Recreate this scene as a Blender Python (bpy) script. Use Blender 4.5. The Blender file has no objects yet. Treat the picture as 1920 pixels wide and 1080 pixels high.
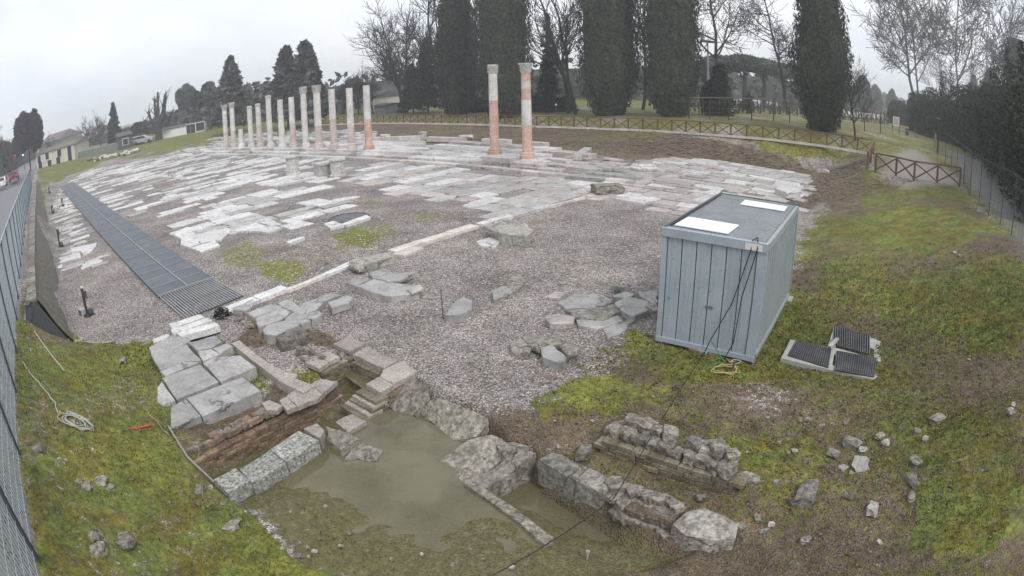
import bpy, bmesh, math, random
import numpy as np
from mathutils import Vector, Matrix, noise as mnoise
random.seed(7); rng = np.random.default_rng(7)
S = bpy.context.scene
COL = S.collection

# ------------------------------------------------------------------ camera
CAM_H = 5.5
HAZE = 0.0015
PITCH, ROLL = 0.3489, -0.02418
def rot(pit, rol):
    c, s = math.cos(rol), math.sin(rol); cp, sp = math.cos(pit), math.sin(pit)
    return np.array([[1,0,0],[0,sp,-cp],[0,cp,sp]]) @ np.array([[c,-s,0],[s,c,0],[0,0,1]])
RM = rot(PITCH, ROLL)
KP = (0.85838015, 0.01823096, 0.0170006, 0.05214735)      # lens: angle from axis = polynomial of image radius (radius in thousands of photo pixels)
cd = bpy.data.cameras.new('camera'); cam = bpy.data.objects.new('camera', cd); COL.objects.link(cam)
m = Matrix([list(RM[0])+[0], list(RM[1])+[0], list(RM[2])+[CAM_H], [0,0,0,1]]); cam.matrix_world = m
cd.type = 'PANO'; cd.sensor_width = 36.0; cd.sensor_fit = 'HORIZONTAL'; cd.sensor_height = 20.25
cd.clip_start = 0.05; cd.clip_end = 3000
cd.panorama_type = 'FISHEYE_LENS_POLYNOMIAL' if hasattr(cd, 'panorama_type') else None
cc = cd if hasattr(cd, 'fisheye_polynomial_k1') else cd.cycles
cc.fisheye_polynomial_k0 = 0.0
for i, k in enumerate(KP): setattr(cc, 'fisheye_polynomial_k%d' % (i+1), -k / 18.75**(i+1))
cc.fisheye_fov = math.radians(180)
S.camera = cam

# ------------------------------------------------------------------ sky, sun, exposure
SUN_EL, SUN_AZ = math.radians(48), math.radians(150)
w = bpy.data.worlds.new('World'); S.world = w; w.use_nodes = True
nt = w.node_tree; nt.nodes.clear()
wo = nt.nodes.new('ShaderNodeOutputWorld'); bg = nt.nodes.new('ShaderNodeBackground')
sky = nt.nodes.new('ShaderNodeTexSky'); sky.sky_type = 'NISHITA'; sky.sun_disc = False
sky.sun_elevation = SUN_EL; sky.sun_rotation = SUN_AZ
tcw = nt.nodes.new('ShaderNodeTexCoord'); nz = nt.nodes.new('ShaderNodeTexNoise')
mp = nt.nodes.new('ShaderNodeMapping'); mp.inputs['Scale'].default_value = (1, 1, 2.4)
nz.inputs['Scale'].default_value = 1.6; nz.inputs['Detail'].default_value = 5; nz.inputs['Roughness'].default_value = .5
cr = nt.nodes.new('ShaderNodeValToRGB')
cr.color_ramp.elements[0].position = .40; cr.color_ramp.elements[0].color = (6.7, 7.15, 7.9, 1)
cr.color_ramp.elements[1].position = .60; cr.color_ramp.elements[1].color = (9.0, 9.1, 9.4, 1)
mx = nt.nodes.new('ShaderNodeMixRGB'); mx.inputs[0].default_value = .93
nt.links.new(tcw.outputs['Generated'], mp.inputs[0]); nt.links.new(mp.outputs[0], nz.inputs['Vector'])
nt.links.new(nz.outputs['Fac'], cr.inputs[0]); nt.links.new(sky.outputs[0], mx.inputs[1]); nt.links.new(cr.outputs[0], mx.inputs[2])
nt.links.new(mx.outputs[0], bg.inputs[0]); bg.inputs[1].default_value = 0.09
nt.links.new(bg.outputs[0], wo.inputs[0])
sl = bpy.data.lights.new('sun', 'SUN'); sl.energy = 1.45; sl.angle = math.radians(18); sl.color = (1, .97, .93)
so = bpy.data.objects.new('sun', sl); COL.objects.link(so)
so.rotation_euler = (math.pi/2 - SUN_EL, 0, math.pi - SUN_AZ)
S.view_settings.view_transform = 'Standard'; S.view_settings.look = 'None'; S.view_settings.gamma = 1
S.view_settings.use_curve_mapping = False; S.view_settings.exposure = 0.52
S.render.engine = 'CYCLES'; S.cycles.max_bounces = 5; S.cycles.diffuse_bounces = 2; S.cycles.glossy_bounces = 2
S.cycles.transparent_max_bounces = 10; S.cycles.volume_bounces = 2; S.cycles.use_denoising = True

# ------------------------------------------------------------------ photo pixel <-> place
def ray(px, py):
    px = np.asarray(px, float); py = np.asarray(py, float)
    x = (px-960)/1000; y = -(py-540)/1000; r = np.hypot(x, y)+1e-9
    th = KP[0]*r+KP[1]*r**2+KP[2]*r**3+KP[3]*r**4; s = np.sin(th)/r
    v = np.stack([x*s, y*s, -np.cos(th)], -1)
    return v @ RM.T
def proj(P):
    P = np.asarray(P, float); v = (P-np.array([0,0,CAM_H])) @ RM
    v = v/np.linalg.norm(v, axis=-1, keepdims=True)
    th = np.arccos(np.clip(-v[...,2], -1, 1)); r = th/KP[0]
    for _ in range(12):
        r = r-(KP[0]*r+KP[1]*r**2+KP[2]*r**3+KP[3]*r**4-th)/(KP[0]+2*KP[1]*r+3*KP[2]*r**2+4*KP[3]*r**3)
    r = np.where(th > 1.9, 9, r)
    h = np.hypot(v[...,0], v[...,1])+1e-12
    return 960+1000*r*v[...,0]/h, 540-1000*r*v[...,1]/h
def at(px, py, z=0.0):
    v = ray(px, py); t = (z-CAM_H)/min(v[2], -1e-3); return np.array([v[0]*t, v[1]*t, z])

# ------------------------------------------------------------------ mesh and object helpers
def np_mesh(name, V, F, smooth=False):
    V = np.asarray(V, np.float32).reshape(-1, 3); F = np.asarray(F, np.int32); k = F.shape[1]
    me = bpy.data.meshes.new(name); me.vertices.add(len(V)); me.vertices.foreach_set('co', V.ravel())
    me.loops.add(F.size); me.loops.foreach_set('vertex_index', F.ravel())
    me.polygons.add(len(F)); me.polygons.foreach_set('loop_start', np.arange(0, F.size, k, dtype=np.int32))
    me.polygons.foreach_set('loop_total', np.full(len(F), k, np.int32))
    me.polygons.foreach_set('use_smooth', np.full(len(F), smooth, bool))
    me.update(calc_edges=True); return me
def link(name, me, mat=None, parent=None, loc=None, kind=None):
    o = bpy.data.objects.new(name, me); COL.objects.link(o)
    if mat is not None and me is not None and not me.materials: me.materials.append(mat)
    if parent is not None: o.parent = parent
    if loc is not None: o.location = loc
    if kind: o['kind'] = kind
    return o
def tag(o, label, cat, group=None):
    o['label'] = label; o['category'] = cat
    if group: o['group'] = group
    return o
def empty(name, loc=(0,0,0), rz=0, label=None, cat=None, group=None):
    o = bpy.data.objects.new(name, None); COL.objects.link(o); o.location = loc; o.rotation_euler = (0,0,rz); o.empty_display_size = .2
    if label: tag(o, label, cat, group)
    return o
class MB:
    """collects shapes into one mesh"""
    def __init__(s): s.v = []; s.f = []
    def add(s, V, F):
        n = len(s.v); s.v += [tuple(map(float, p)) for p in V]; s.f += [tuple(i+n for i in f) for f in F]; return s
    def box(s, c, d, rz=0, M=None):
        x, y, z = d[0]/2, d[1]/2, d[2]/2
        P = [(-x,-y,-z),(x,-y,-z),(x,y,-z),(-x,y,-z),(-x,-y,z),(x,-y,z),(x,y,z),(-x,y,z)]
        cz, sz = math.cos(rz), math.sin(rz)
        if M is not None: P = [tuple(M @ Vector(p)) for p in P]
        else: P = [(cz*a-sz*b, sz*a+cz*b, e) for a, b, e in P]
        return s.add([(c[0]+a, c[1]+b, c[2]+e) for a, b, e in P], [(0,3,2,1),(4,5,6,7),(0,1,5,4),(1,2,6,5),(2,3,7,6),(3,0,4,7)])
    def beam(s, a, b, wd, ht):
        a = Vector(a); b = Vector(b); d = b-a; L = d.length
        if L < 1e-5: return s
        q = d.to_track_quat('Y', 'Z').to_matrix()
        return s.box((a+b)/2, (wd, L, ht), M=q)
    def tube(s, pts, rad, n=5, cap=True):
        pts = [Vector(p) for p in pts]; R = rad if hasattr(rad, '__len__') else [rad]*len(pts)
        V = []; F = []
        for i, p in enumerate(pts):
            t = (pts[min(i+1, len(pts)-1)]-pts[max(i-1, 0)])
            if t.length < 1e-6: t = Vector((0,0,1))
            t.normalize(); u = t.orthogonal().normalized() if abs(t.z) > .9 else t.cross(Vector((0,0,1))).normalized(); w_ = t.cross(u)
            for j in range(n):
                a = 2*math.pi*j/n; V.append(p+(u*math.cos(a)+w_*math.sin(a))*R[i])
        for i in range(len(pts)-1):
            for j in range(n): F.append((i*n+j, i*n+(j+1)%n, (i+1)*n+(j+1)%n, (i+1)*n+j))
        if cap: F += [tuple(range(n-1, -1, -1)), tuple((len(pts)-1)*n+j for j in range(n))]
        return s.add(V, F)
    def lathe(s, prof, n=16, c=(0,0,0), jit=0):
        V = []; F = []
        for r, z in prof:
            for j in range(n):
                a = 2*math.pi*j/n; q = r*(1+random.uniform(-jit, jit)); V.append((c[0]+q*math.cos(a), c[1]+q*math.sin(a), c[2]+z))
        for i in range(len(prof)-1):
            for j in range(n): F.append((i*n+j, i*n+(j+1)%n, (i+1)*n+(j+1)%n, (i+1)*n+j))
        F += [tuple(range(n-1, -1, -1)), tuple((len(prof)-1)*n+j for j in range(n))]
        return s.add(V, F)
    def build(s, name, mat, parent=None, loc=None, smooth=False, kind=None):
        me = bpy.data.meshes.new(name); me.from_pydata(s.v, [], s.f); me.update()
        if smooth:
            me.polygons.foreach_set('use_smooth', [True]*len(me.polygons)); me.update()
        return link(name, me, mat, parent, loc, kind)

# ------------------------------------------------------------------ materials
def new_mat(name):
    m = bpy.data.materials.new(name); m.use_nodes = True; n = m.node_tree; n.nodes.clear()
    out = n.nodes.new('ShaderNodeOutputMaterial'); p = n.nodes.new('ShaderNodeBsdfPrincipled'); n.links.new(p.outputs[0], out.inputs[0])
    return m, n, p
def tex_noise(n, co, scale, detail=4, rough=.6, vor=False, dist=0):
    if vor:
        t = n.nodes.new('ShaderNodeTexVoronoi'); t.inputs['Scale'].default_value = scale
    else:
        t = n.nodes.new('ShaderNodeTexNoise'); t.inputs['Scale'].default_value = scale; t.inputs['Detail'].default_value = detail
        t.inputs['Roughness'].default_value = rough; t.inputs['Distortion'].default_value = dist
    if co is not None: n.links.new(co, t.inputs['Vector'])
    return t
def ramp(n, src, stops):
    r = n.nodes.new('ShaderNodeValToRGB'); e = r.color_ramp.elements
    while len(e) < len(stops): e.new(.5)
    for i, (p, c) in enumerate(stops):
        e[i].position = p; e[i].color = (c, c, c, 1) if not hasattr(c, '__len__') else (*c, 1)
    n.links.new(src, r.inputs[0]); return r.outputs[0]
def mixc(n, f, a, b, mode='MIX'):
    x = n.nodes.new('ShaderNodeMixRGB'); x.blend_type = mode
    for i, s in ((0, f), (1, a), (2, b)):
        if isinstance(s, (int, float)): x.inputs[i].default_value = s if i == 0 else (s, s, s, 1)
        elif isinstance(s, tuple): x.inputs[i].default_value = (*s, 1)
        else: n.links.new(s, x.inputs[i])
    return x.outputs[0]
def bump(n, p, h, strength, dist=.02):
    b = n.nodes.new('ShaderNodeBump'); b.inputs['Strength'].default_value = strength; b.inputs['Distance'].default_value = dist
    n.links.new(h, b.inputs['Height']); n.links.new(b.outputs[0], p.inputs['Normal'])
def mk(name, c1, c2, scale=3, rough=(.6, .9), bscale=20, bstr=.4, bdist=.02, fine=None, metal=0, rnd=0.0, spots=None, spec=.5, coord='Object', world=False, crack=0):
    m, n, p = new_mat(name)
    if world:
        g = n.nodes.new('ShaderNodeNewGeometry'); co = g.outputs['Position']
    else:
        tc = n.nodes.new('ShaderNodeTexCoord'); co = tc.outputs[coord]
    oi = n.nodes.new('ShaderNodeObjectInfo')
    if not world:
        va = n.nodes.new('ShaderNodeVectorMath'); va.operation = 'ADD'; sc_ = n.nodes.new('ShaderNodeVectorMath'); sc_.operation = 'SCALE'
        sc_.inputs['Scale'].default_value = 1.0; cb = n.nodes.new('ShaderNodeCombineXYZ')
        mm = n.nodes.new('ShaderNodeMath'); mm.operation = 'MULTIPLY'; mm.inputs[1].default_value = 37.0; n.links.new(oi.outputs['Random'], mm.inputs[0])
        n.links.new(mm.outputs[0], cb.inputs[0]); n.links.new(mm.outputs[0], cb.inputs[2]); n.links.new(co, va.inputs[0]); n.links.new(cb.outputs[0], va.inputs[1]); co = va.outputs[0]
    t = tex_noise(n, co, scale, 6, .65)
    f = ramp(n, t.outputs['Fac'], [(.35, 0.0), (.65, 1.0)])
    col = mixc(n, f, tuple(c1), tuple(c2))
    if fine:
        t2 = tex_noise(n, co, bscale, 5, .7); f2 = ramp(n, t2.outputs['Fac'], [(.38, 1-fine), (.62, 1+fine*.6)])
        col = mixc(n, 1.0, col, f2, 'MULTIPLY')
    if spots:
        t3 = tex_noise(n, co, spots[1], 6, .7); f3 = ramp(n, t3.outputs['Fac'], [(spots[2], 0.0), (spots[2]+.06, 1.0)])
        col = mixc(n, f3, col, tuple(spots[0]))
    ck = None
    if crack:
        dn = tex_noise(n, co, 2.2, 4, .6); dm = mixc(n, .35, co, dn.outputs['Color']); vc = n.nodes.new('ShaderNodeTexVoronoi'); vc.feature = 'DISTANCE_TO_EDGE'; vc.inputs['Scale'].default_value = crack; n.links.new(dm, vc.inputs['Vector'])
        gt = tex_noise(n, co, 1.1, 2, .5); ck = ramp(n, vc.outputs['Distance'], [(0.0, .25), (.018, 1.0)]); ck = mixc(n, ramp(n, gt.outputs['Fac'], [(.42, 0.0), (.52, 1.0)]), ck, 1.0); col = mixc(n, 1.0, col, ck, 'MULTIPLY')
        st_ = tex_noise(n, co, 3.3, 7, .75); col = mixc(n, 1.0, col, ramp(n, st_.outputs['Fac'], [(.30, .50), (.44, 1.0), (.7, 1.12)]), 'MULTIPLY')
    if rnd:
        rr = ramp(n, oi.outputs['Random'], [(0, 1-rnd), (1, 1+rnd)]); col = mixc(n, 1.0, col, rr, 'MULTIPLY')
    n.links.new(col, p.inputs['Base Color'])
    t4 = tex_noise(n, co, scale*2.3, 4, .6); n.links.new(ramp(n, t4.outputs['Fac'], [(.38, rough[0]), (.62, rough[1])]), p.inputs['Roughness'])
    p.inputs['Metallic'].default_value = metal; p.inputs['Specular IOR Level'].default_value = spec
    if bstr:
        tb = tex_noise(n, co, bscale, 8, .7); bh = tb.outputs['Fac'] if ck is None else mixc(n, .75, tb.outputs['Fac'], ck, 'MULTIPLY'); bump(n, p, bh, bstr, bdist)
    return m
M = {}
M['slab_wet'] = mk('dark_wet_slab_stone', (.24,.235,.225), (.38,.37,.355), 1.8, (.25, .5), 16, .6, .02, fine=.18, rnd=.14, crack=.9)
M['slab'] = mk('wet_slab_stone', (.33,.315,.30), (.49,.47,.45), 1.8, (.28, .62), 16, .8, .03, fine=.28, rnd=.18, spots=((.14,.13,.12), 6, .63), crack=0.9)
M['slab_pink'] = mk('pinkish_slab_stone', (.36,.32,.30), (.53,.48,.455), 1.6, (.28, .6), 14, .8, .03, fine=.3, rnd=.18, spots=((.17,.14,.13), 5, .66), crack=0.8)
M['slab_white'] = mk('pale_slab_stone', (.50,.49,.48), (.70,.685,.67), 2.0, (.25, .5), 14, .6, .025, fine=.22, rnd=.12, spots=((.27,.25,.23), 5, .7), crack=0.8)
M['kerb'] = mk('kerb_stone', (.52,.47,.43), (.68,.62,.57), 2.0, (.35, .6), 14, .6, .02, fine=.25, rnd=.1)
M['rock'] = mk('rough_stone', (.23,.21,.18), (.40,.375,.33), 3.5, (.5, .9), 12, 1, .06, fine=.5, rnd=.25, spots=((.10,.085,.07), 4, .6), crack=2.0)
M['rock_pale'] = mk('pale_rough_stone', (.30,.28,.25), (.47,.45,.41), 3.5, (.5, .85), 12, 1, .05, fine=.35, rnd=.2, spots=((.16,.14,.12), 4, .63), crack=1.6)
M['rock_moss'] = mk('mossy_stone', (.21,.19,.15), (.34,.315,.265), 3.0, (.6, .95), 12, 1, .06, fine=.5, rnd=.2, spots=((.09,.10,.045), 3, .60), crack=1.6)
M['rubble'] = mk('lichen_rubble_stone', (.14,.125,.10), (.35,.325,.28), 6, (.6, .9), 14, 1, .05, fine=.5, rnd=.3, spots=((.06,.05,.04), 7, .57))
M['coping'] = mk('coping_brick_stone', (.29,.255,.225), (.42,.38,.34), 2.5, (.45, .8), 25, .8, .02, fine=.4, rnd=.12, spots=((.17,.14,.12), 12, .62))
M['lichen'] = mk('lichen_covered_stone', (.12,.11,.09), (.50,.51,.47), 16, (.6, .9), 22, 1, .03, fine=.4, rnd=.1)
M['brick'] = mk('old_wet_brick', (.15,.095,.06), (.27,.19,.13), 2.5, (.5, .85), 22, .8, .02, fine=.45, rnd=.35)
M['brick_moss'] = mk('mossy_old_brick', (.13,.115,.07), (.24,.21,.15), 2.5, (.5, .85), 22, .8, .02, fine=.45, rnd=.3)
M['brick_red'] = mk('column_brick', (.44,.27,.21), (.60,.42,.34), 2.0, (.6, .9), 18, .5, .02, fine=.3, rnd=.08)
M['mortar'] = mk('earth_mortar', (.10,.075,.05), (.19,.15,.11), 5, (.7, .95), 25, 1, .03, fine=.5)
M['marble'] = mk('column_marble', (.48,.46,.44), (.70,.67,.64), 1.8, (.4, .7), 12, .5, .03, fine=.2, rnd=.06)
M['marble_pink'] = mk('column_pinkish_stone', (.46,.38,.35), (.60,.52,.48), 1.8, (.5, .8), 12, .6, .03, fine=.2, rnd=.06)
M['limestone'] = mk('carved_limestone', (.38,.36,.34), (.62,.60,.57), 5, (.5, .8), 18, .9, .04, fine=.4)
M['steel'] = mk('galvanised_steel', (.115,.13,.15), (.145,.16,.18), .8, (.65, .8), 60, .1, .004, metal=.15, fine=.1, rnd=.04)
M['steel_dark'] = mk('dark_wet_steel', (.05,.052,.057), (.095,.10,.108), 2, (.3, .5), 40, .2, .004, metal=.4)
M['steel_edge'] = mk('worn_steel_edge', (.25,.26,.27), (.36,.37,.37), 3, (.35, .55), 40, .2, .004, metal=.3)
M['cont'] = mk('container_paint', (.30,.348,.388), (.365,.415,.46), 1.6, (.35, .55), 45, .15, .004, fine=.14, spots=((.21,.24,.25), 7, .62))
M['cont_side'] = mk('container_side_paint', (.27,.31,.325), (.34,.375,.385), 1.0, (.35, .5), 45, .12, .004, fine=.10)
M['cont_roof'] = mk('container_roof_metal', (.20,.22,.235), (.27,.29,.305), 1.5, (.25, .5), 20, .1, .006, fine=.15)
M['white_sheet'] = mk('white_board', (.80,.82,.85), (.84,.86,.89), 2, (.3, .5), 20, .05, .002)
M['wood'] = mk('brown_stained_wood', (.11,.055,.035), (.17,.095,.06), 3, (.5, .8), 30, .5, .01, fine=.3, rnd=.15)
M['wood_grey'] = mk('weathered_wood', (.22,.19,.16), (.33,.30,.26), 3, (.5, .8), 30, .5, .01, fine=.3)
M['wood_dark'] = mk('dark_wet_timber', (.03,.025,.022), (.06,.05,.045), 3, (.4, .7), 30, .5, .01, fine=.3)
M['bark'] = mk('tree_bark', (.030,.027,.025), (.06,.056,.05), 4, (.8, .95), 12, 1, .05, fine=.4, world=True)
M['bark_dark'] = mk('dark_tree_bark', (.03,.028,.026), (.06,.055,.05), 4, (.8, .95), 12, 1, .05, fine=.4, world=True)
def foliage(name, c1, c2, sc=1.2):
    m = mk(name, c1, c2, sc, (.6, .9), 6, 0, 0, fine=.75, spec=.2, world=True); return m
M['cypress'] = foliage('cypress_foliage', (.016,.022,.015), (.085,.10,.066), 2.4)
M['conifer'] = foliage('conifer_foliage', (.013,.024,.021), (.045,.064,.052), 1.6)
M['ivy'] = foliage('ivy_leaves', (.010,.014,.009), (.055,.066,.038), 1.5)
M['hedge'] = foliage('hedge_leaves', (.022,.025,.018), (.078,.082,.058), 1.1)
M['hedge_grey'] = foliage('grey_green_hedge_leaves', (.035,.045,.032), (.085,.10,.072), .8)
M['pine'] = foliage('hazed_pine_foliage', (.07,.08,.07), (.135,.15,.13), .6)  # distance haze is painted into this leaf colour, paler and greyer
M['brown_leaf'] = foliage('brown_winter_foliage', (.035,.028,.026), (.075,.06,.055), .6)
M['grassblade'] = foliage('grass_blades', (.08,.10,.02), (.20,.22,.055), .9)
M['mossblade'] = foliage('dry_grass_blades', (.10,.085,.035), (.17,.15,.06), 1.1)
M['leafred'] = mk('rusty_brown_patch', (.14,.105,.075), (.20,.155,.11), 8)
M['plaster'] = mk('cream_plaster', (.52,.48,.40), (.62,.58,.50), .7, (.7, .9), 15, .2, .01, fine=.08)
M['plaster_white'] = mk('white_plaster', (.66,.66,.65), (.76,.76,.75), .6, (.7, .9), 15, .2, .01, fine=.08)
M['plaster_grey'] = mk('grey_wall_plaster', (.14,.155,.15), (.20,.215,.21), .5, (.7, .9), 15, .2, .01, fine=.12)
M['roof'] = mk('weathered_roof_tiles', (.13,.10,.09), (.20,.16,.145), 2, (.7, .9), 10, .6, .03, fine=.25)
M['roof_dark'] = mk('dark_roof_tiles', (.06,.06,.065), (.10,.10,.105), 2, (.7, .9), 10, .6, .03, fine=.25)
M['glass'] = mk('window_glass', (.02,.023,.026), (.035,.04,.045), 2, (.05, .15), 20, 0)
M['car_white'] = mk('white_car_paint', (.70,.70,.71), (.74,.74,.75), 2, (.15, .25), 20, 0)
M['car_red'] = mk('dark_red_car_paint', (.16,.03,.04), (.18,.04,.05), 2, (.15, .25), 20, 0)
M['car_silver'] = mk('silver_car_paint', (.42,.43,.45), (.46,.47,.49), 2, (.2, .3), 20, 0, metal=.5)
M['rubber'] = mk('black_rubber', (.012,.012,.013), (.02,.02,.021), 4, (.4, .6), 30, .1, .003)
M['rope_white'] = mk('white_cable_sheath', (.34,.33,.30), (.46,.45,.42), 8, (.5, .7), 40, .2, .003)
M['rope_yellow'] = mk('yellow_cable_sheath', (.42,.34,.13), (.50,.42,.18), 8, (.5, .7), 40, .2, .003)
M['rope_green'] = mk('green_cable_sheath', (.05,.16,.07), (.07,.20,.09), 8, (.5, .7), 40, .2, .003)
M['terracotta'] = mk('terracotta_red', (.36,.07,.025), (.46,.11,.04), 8, (.5, .8), 30, .3, .01)
M['concrete'] = mk('concrete', (.33,.32,.30), (.44,.43,.40), 2.5, (.5, .8), 30, .5, .01, fine=.25, spots=((.20,.19,.16), 6, .64))
M['fence_green'] = mk('green_grey_fence_paint', (.028,.045,.055), (.045,.065,.075), 2, (.4, .6), 30, .1, .003)
M['mesh_blue'] = mk('galvanised_mesh_wire', (.30,.35,.38), (.40,.46,.49), 2, (.4, .6), 30, .1, .003)
M['sign_white'] = mk('sign_panel_white', (.62,.60,.58), (.68,.66,.64), 2, (.3, .5), 30, 0)
M['sign_print'] = mk('sign_panel_print', (.40,.30,.29), (.50,.42,.40), 6, (.3, .5), 30, 0)
M['revet'] = mk('netted_stone_revetment', (.10,.092,.072), (.19,.18,.145), 5, (.7, .95), 30, 1, .03, fine=.45, world=True, spots=((.12,.11,.05), 1.0, .6))
def emis(name, c, s):
    m, n, p = new_mat(name); p.inputs['Base Color'].default_value = (*c, 1); p.inputs['Emission Color'].default_value = (*c, 1); p.inputs['Emission Strength'].default_value = s; return m
M['lamp_green'] = emis('green_signal_light', (.1, 1, .75), 3.0)
M['lamp_red'] = emis('red_signal_light', (1, .12, .1), 1.0)
M['tail_red'] = emis('red_tail_light', (1, .05, .05), .25)

# water: murky, shallow
m, n, p = new_mat('murky_water'); M['water'] = m
tc = n.nodes.new('ShaderNodeNewGeometry')
t = tex_noise(n, tc.outputs['Position'], .7, 3, .5)
n.links.new(mixc(n, ramp(n, t.outputs['Fac'], [(.35, 0.0), (.65, 1.0)]), (.150,.138,.080), (.185,.170,.105)), p.inputs['Base Color'])
p.inputs['Roughness'].default_value = .09; p.inputs['Specular IOR Level'].default_value = .5
t2 = tex_noise(n, tc.outputs['Position'], 1.1, 4, .6)
p.inputs['Alpha'].default_value = .86
n.links.new(ramp(n, t2.outputs['Fac'], [(.30, .50), (.6, .82)]), p.inputs['Alpha'])
tb = tex_noise(n, tc.outputs['Position'], 5, 2, .5); bump(n, p, tb.outputs['Fac'], .05, .01)

# ground: gravel with grass, moss, dead leaves, road, path and mud laid over it by attributes
m, n, p = new_mat('ground_cover'); M['ground'] = m
g = n.nodes.new('ShaderNodeNewGeometry'); P = g.outputs['Position']
vor = tex_noise(n, P, 28, vor=True); vor2 = tex_noise(n, P, 11, vor=True)
sep = n.nodes.new('ShaderNodeSeparateColor'); n.links.new(vor.outputs['Color'], sep.inputs[0])
sep2 = n.nodes.new('ShaderNodeSeparateColor'); n.links.new(vor2.outputs['Color'], sep2.inputs[0])
grav = ramp(n, sep.outputs[0], [(0, (.20,.175,.165)), (.3, (.37,.325,.31)), (.6, (.52,.47,.45)), (.85, (.66,.615,.59)), (1, (.85,.80,.78))])
edge = ramp(n, vor.outputs['Distance'], [(.25, 1.0), (.62, .38)])
grav = mixc(n, 1.0, grav, edge, 'MULTIPLY')
gl = tex_noise(n, P, .55, 6, .65); grav = mixc(n, 1.0, grav, ramp(n, gl.outputs['Fac'], [(.33, (.72,.70,.68)), (.64, (1.22,1.20,1.20))]), 'MULTIPLY')
gn = tex_noise(n, P, 7, 8, .8); gs = tex_noise(n, P, 1.3, 6, .65); gf = tex_noise(n, P, 38, 4, .75)
grass = ramp(n, gn.outputs['Fac'], [(.30, (.050,.056,.014)), (.46, (.105,.132,.026)), (.60, (.175,.21,.046)), (.78, (.30,.28,.12))])
grass = mixc(n, ramp(n, gs.outputs['Fac'], [(.42, 0.0), (.62, .85)]), grass, mixc(n, 1.0, grass, (1.25,.74,.62), 'MULTIPLY'))
moss = ramp(n, gn.outputs['Fac'], [(.30, (.07,.078,.016)), (.5, (.175,.19,.032)), (.72, (.31,.31,.08))])
leaf = ramp(n, gf.outputs['Fac'], [(.30, (.055,.038,.026)), (.5, (.13,.095,.066)), (.62, (.22,.17,.12)), (.78, (.40,.33,.26))])
road = ramp(n, gf.outputs['Fac'], [(.3, (.10,.10,.105)), (.7, (.17,.17,.175))])
path = ramp(n, gf.outputs['Fac'], [(.3, (.19,.17,.15)), (.7, (.33,.30,.265))])
mud = ramp(n, gn.outputs['Fac'], [(.3, (.075,.068,.030)), (.55, (.145,.130,.060)), (.75, (.25,.22,.14))])
a1 = n.nodes.new('ShaderNodeAttribute'); a1.attribute_name = 'cover_a'; s1 = n.nodes.new('ShaderNodeSeparateColor'); n.links.new(a1.outputs['Color'], s1.inputs[0])
a2 = n.nodes.new('ShaderNodeAttribute'); a2.attribute_name = 'cover_b'; s2 = n.nodes.new('ShaderNodeSeparateColor'); n.links.new(a2.outputs['Color'], s2.inputs[0])
brk = tex_noise(n, P, 5.5, 8, .8)
def cover(att):
    ad = n.nodes.new('ShaderNodeMath'); ad.operation = 'ADD'; n.links.new(att, ad.inputs[0])
    sb = n.nodes.new('ShaderNodeMath'); sb.operation = 'MULTIPLY_ADD'; sb.inputs[1].default_value = 1.6; sb.inputs[2].default_value = -.8; n.links.new(brk.outputs['Fac'], sb.inputs[0])
    n.links.new(sb.outputs[0], ad.inputs[1]); return ramp(n, ad.outputs[0], [(.42, 0.0), (.58, 1.0)])
col = mixc(n, cover(s1.outputs[2]), grav, leaf)
col = mixc(n, cover(s1.outputs[0]), col, grass)
col = mixc(n, cover(s1.outputs[1]), col, moss)
big = tex_noise(n, P, .35, 7, .72); mid = tex_noise(n, P, 2.1, 6, .75)
col = mixc(n, 1.0, col, ramp(n, big.outputs['Fac'], [(.32, (.70,.68,.66)), (.52, (1.0,1.0,1.0)), (.68, (1.28,1.26,1.16))]), 'MULTIPLY')
soil = n.nodes.new('ShaderNodeMath'); soil.operation = 'MAXIMUM'; n.links.new(s1.outputs[0], soil.inputs[0]); n.links.new(s1.outputs[2], soil.inputs[1])
col = mixc(n, soil.outputs[0], col, mixc(n, 1.0, col, ramp(n, mid.outputs['Fac'], [(.34, .50), (.50, 1.0), (.66, 1.55)]), 'MULTIPLY'))
col = mixc(n, s2.outputs[1], col, path); col = mixc(n, cover(s2.outputs[2]), col, mud); col = mixc(n, s2.outputs[0], col, road)
n.links.new(col, p.inputs['Base Color'])
hh = mixc(n, s1.outputs[0], ramp(n, vor.outputs['Distance'], [(0, 1.0), (.6, 0.0)]), gn.outputs['Fac'])
hh = mixc(n, s2.outputs[0], hh, .5)
bump(n, p, hh, .9, .035)
n.links.new(mixc(n, s2.outputs[0], .85, .42), p.inputs['Roughness']); p.inputs['Specular IOR Level'].default_value = .35

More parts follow.
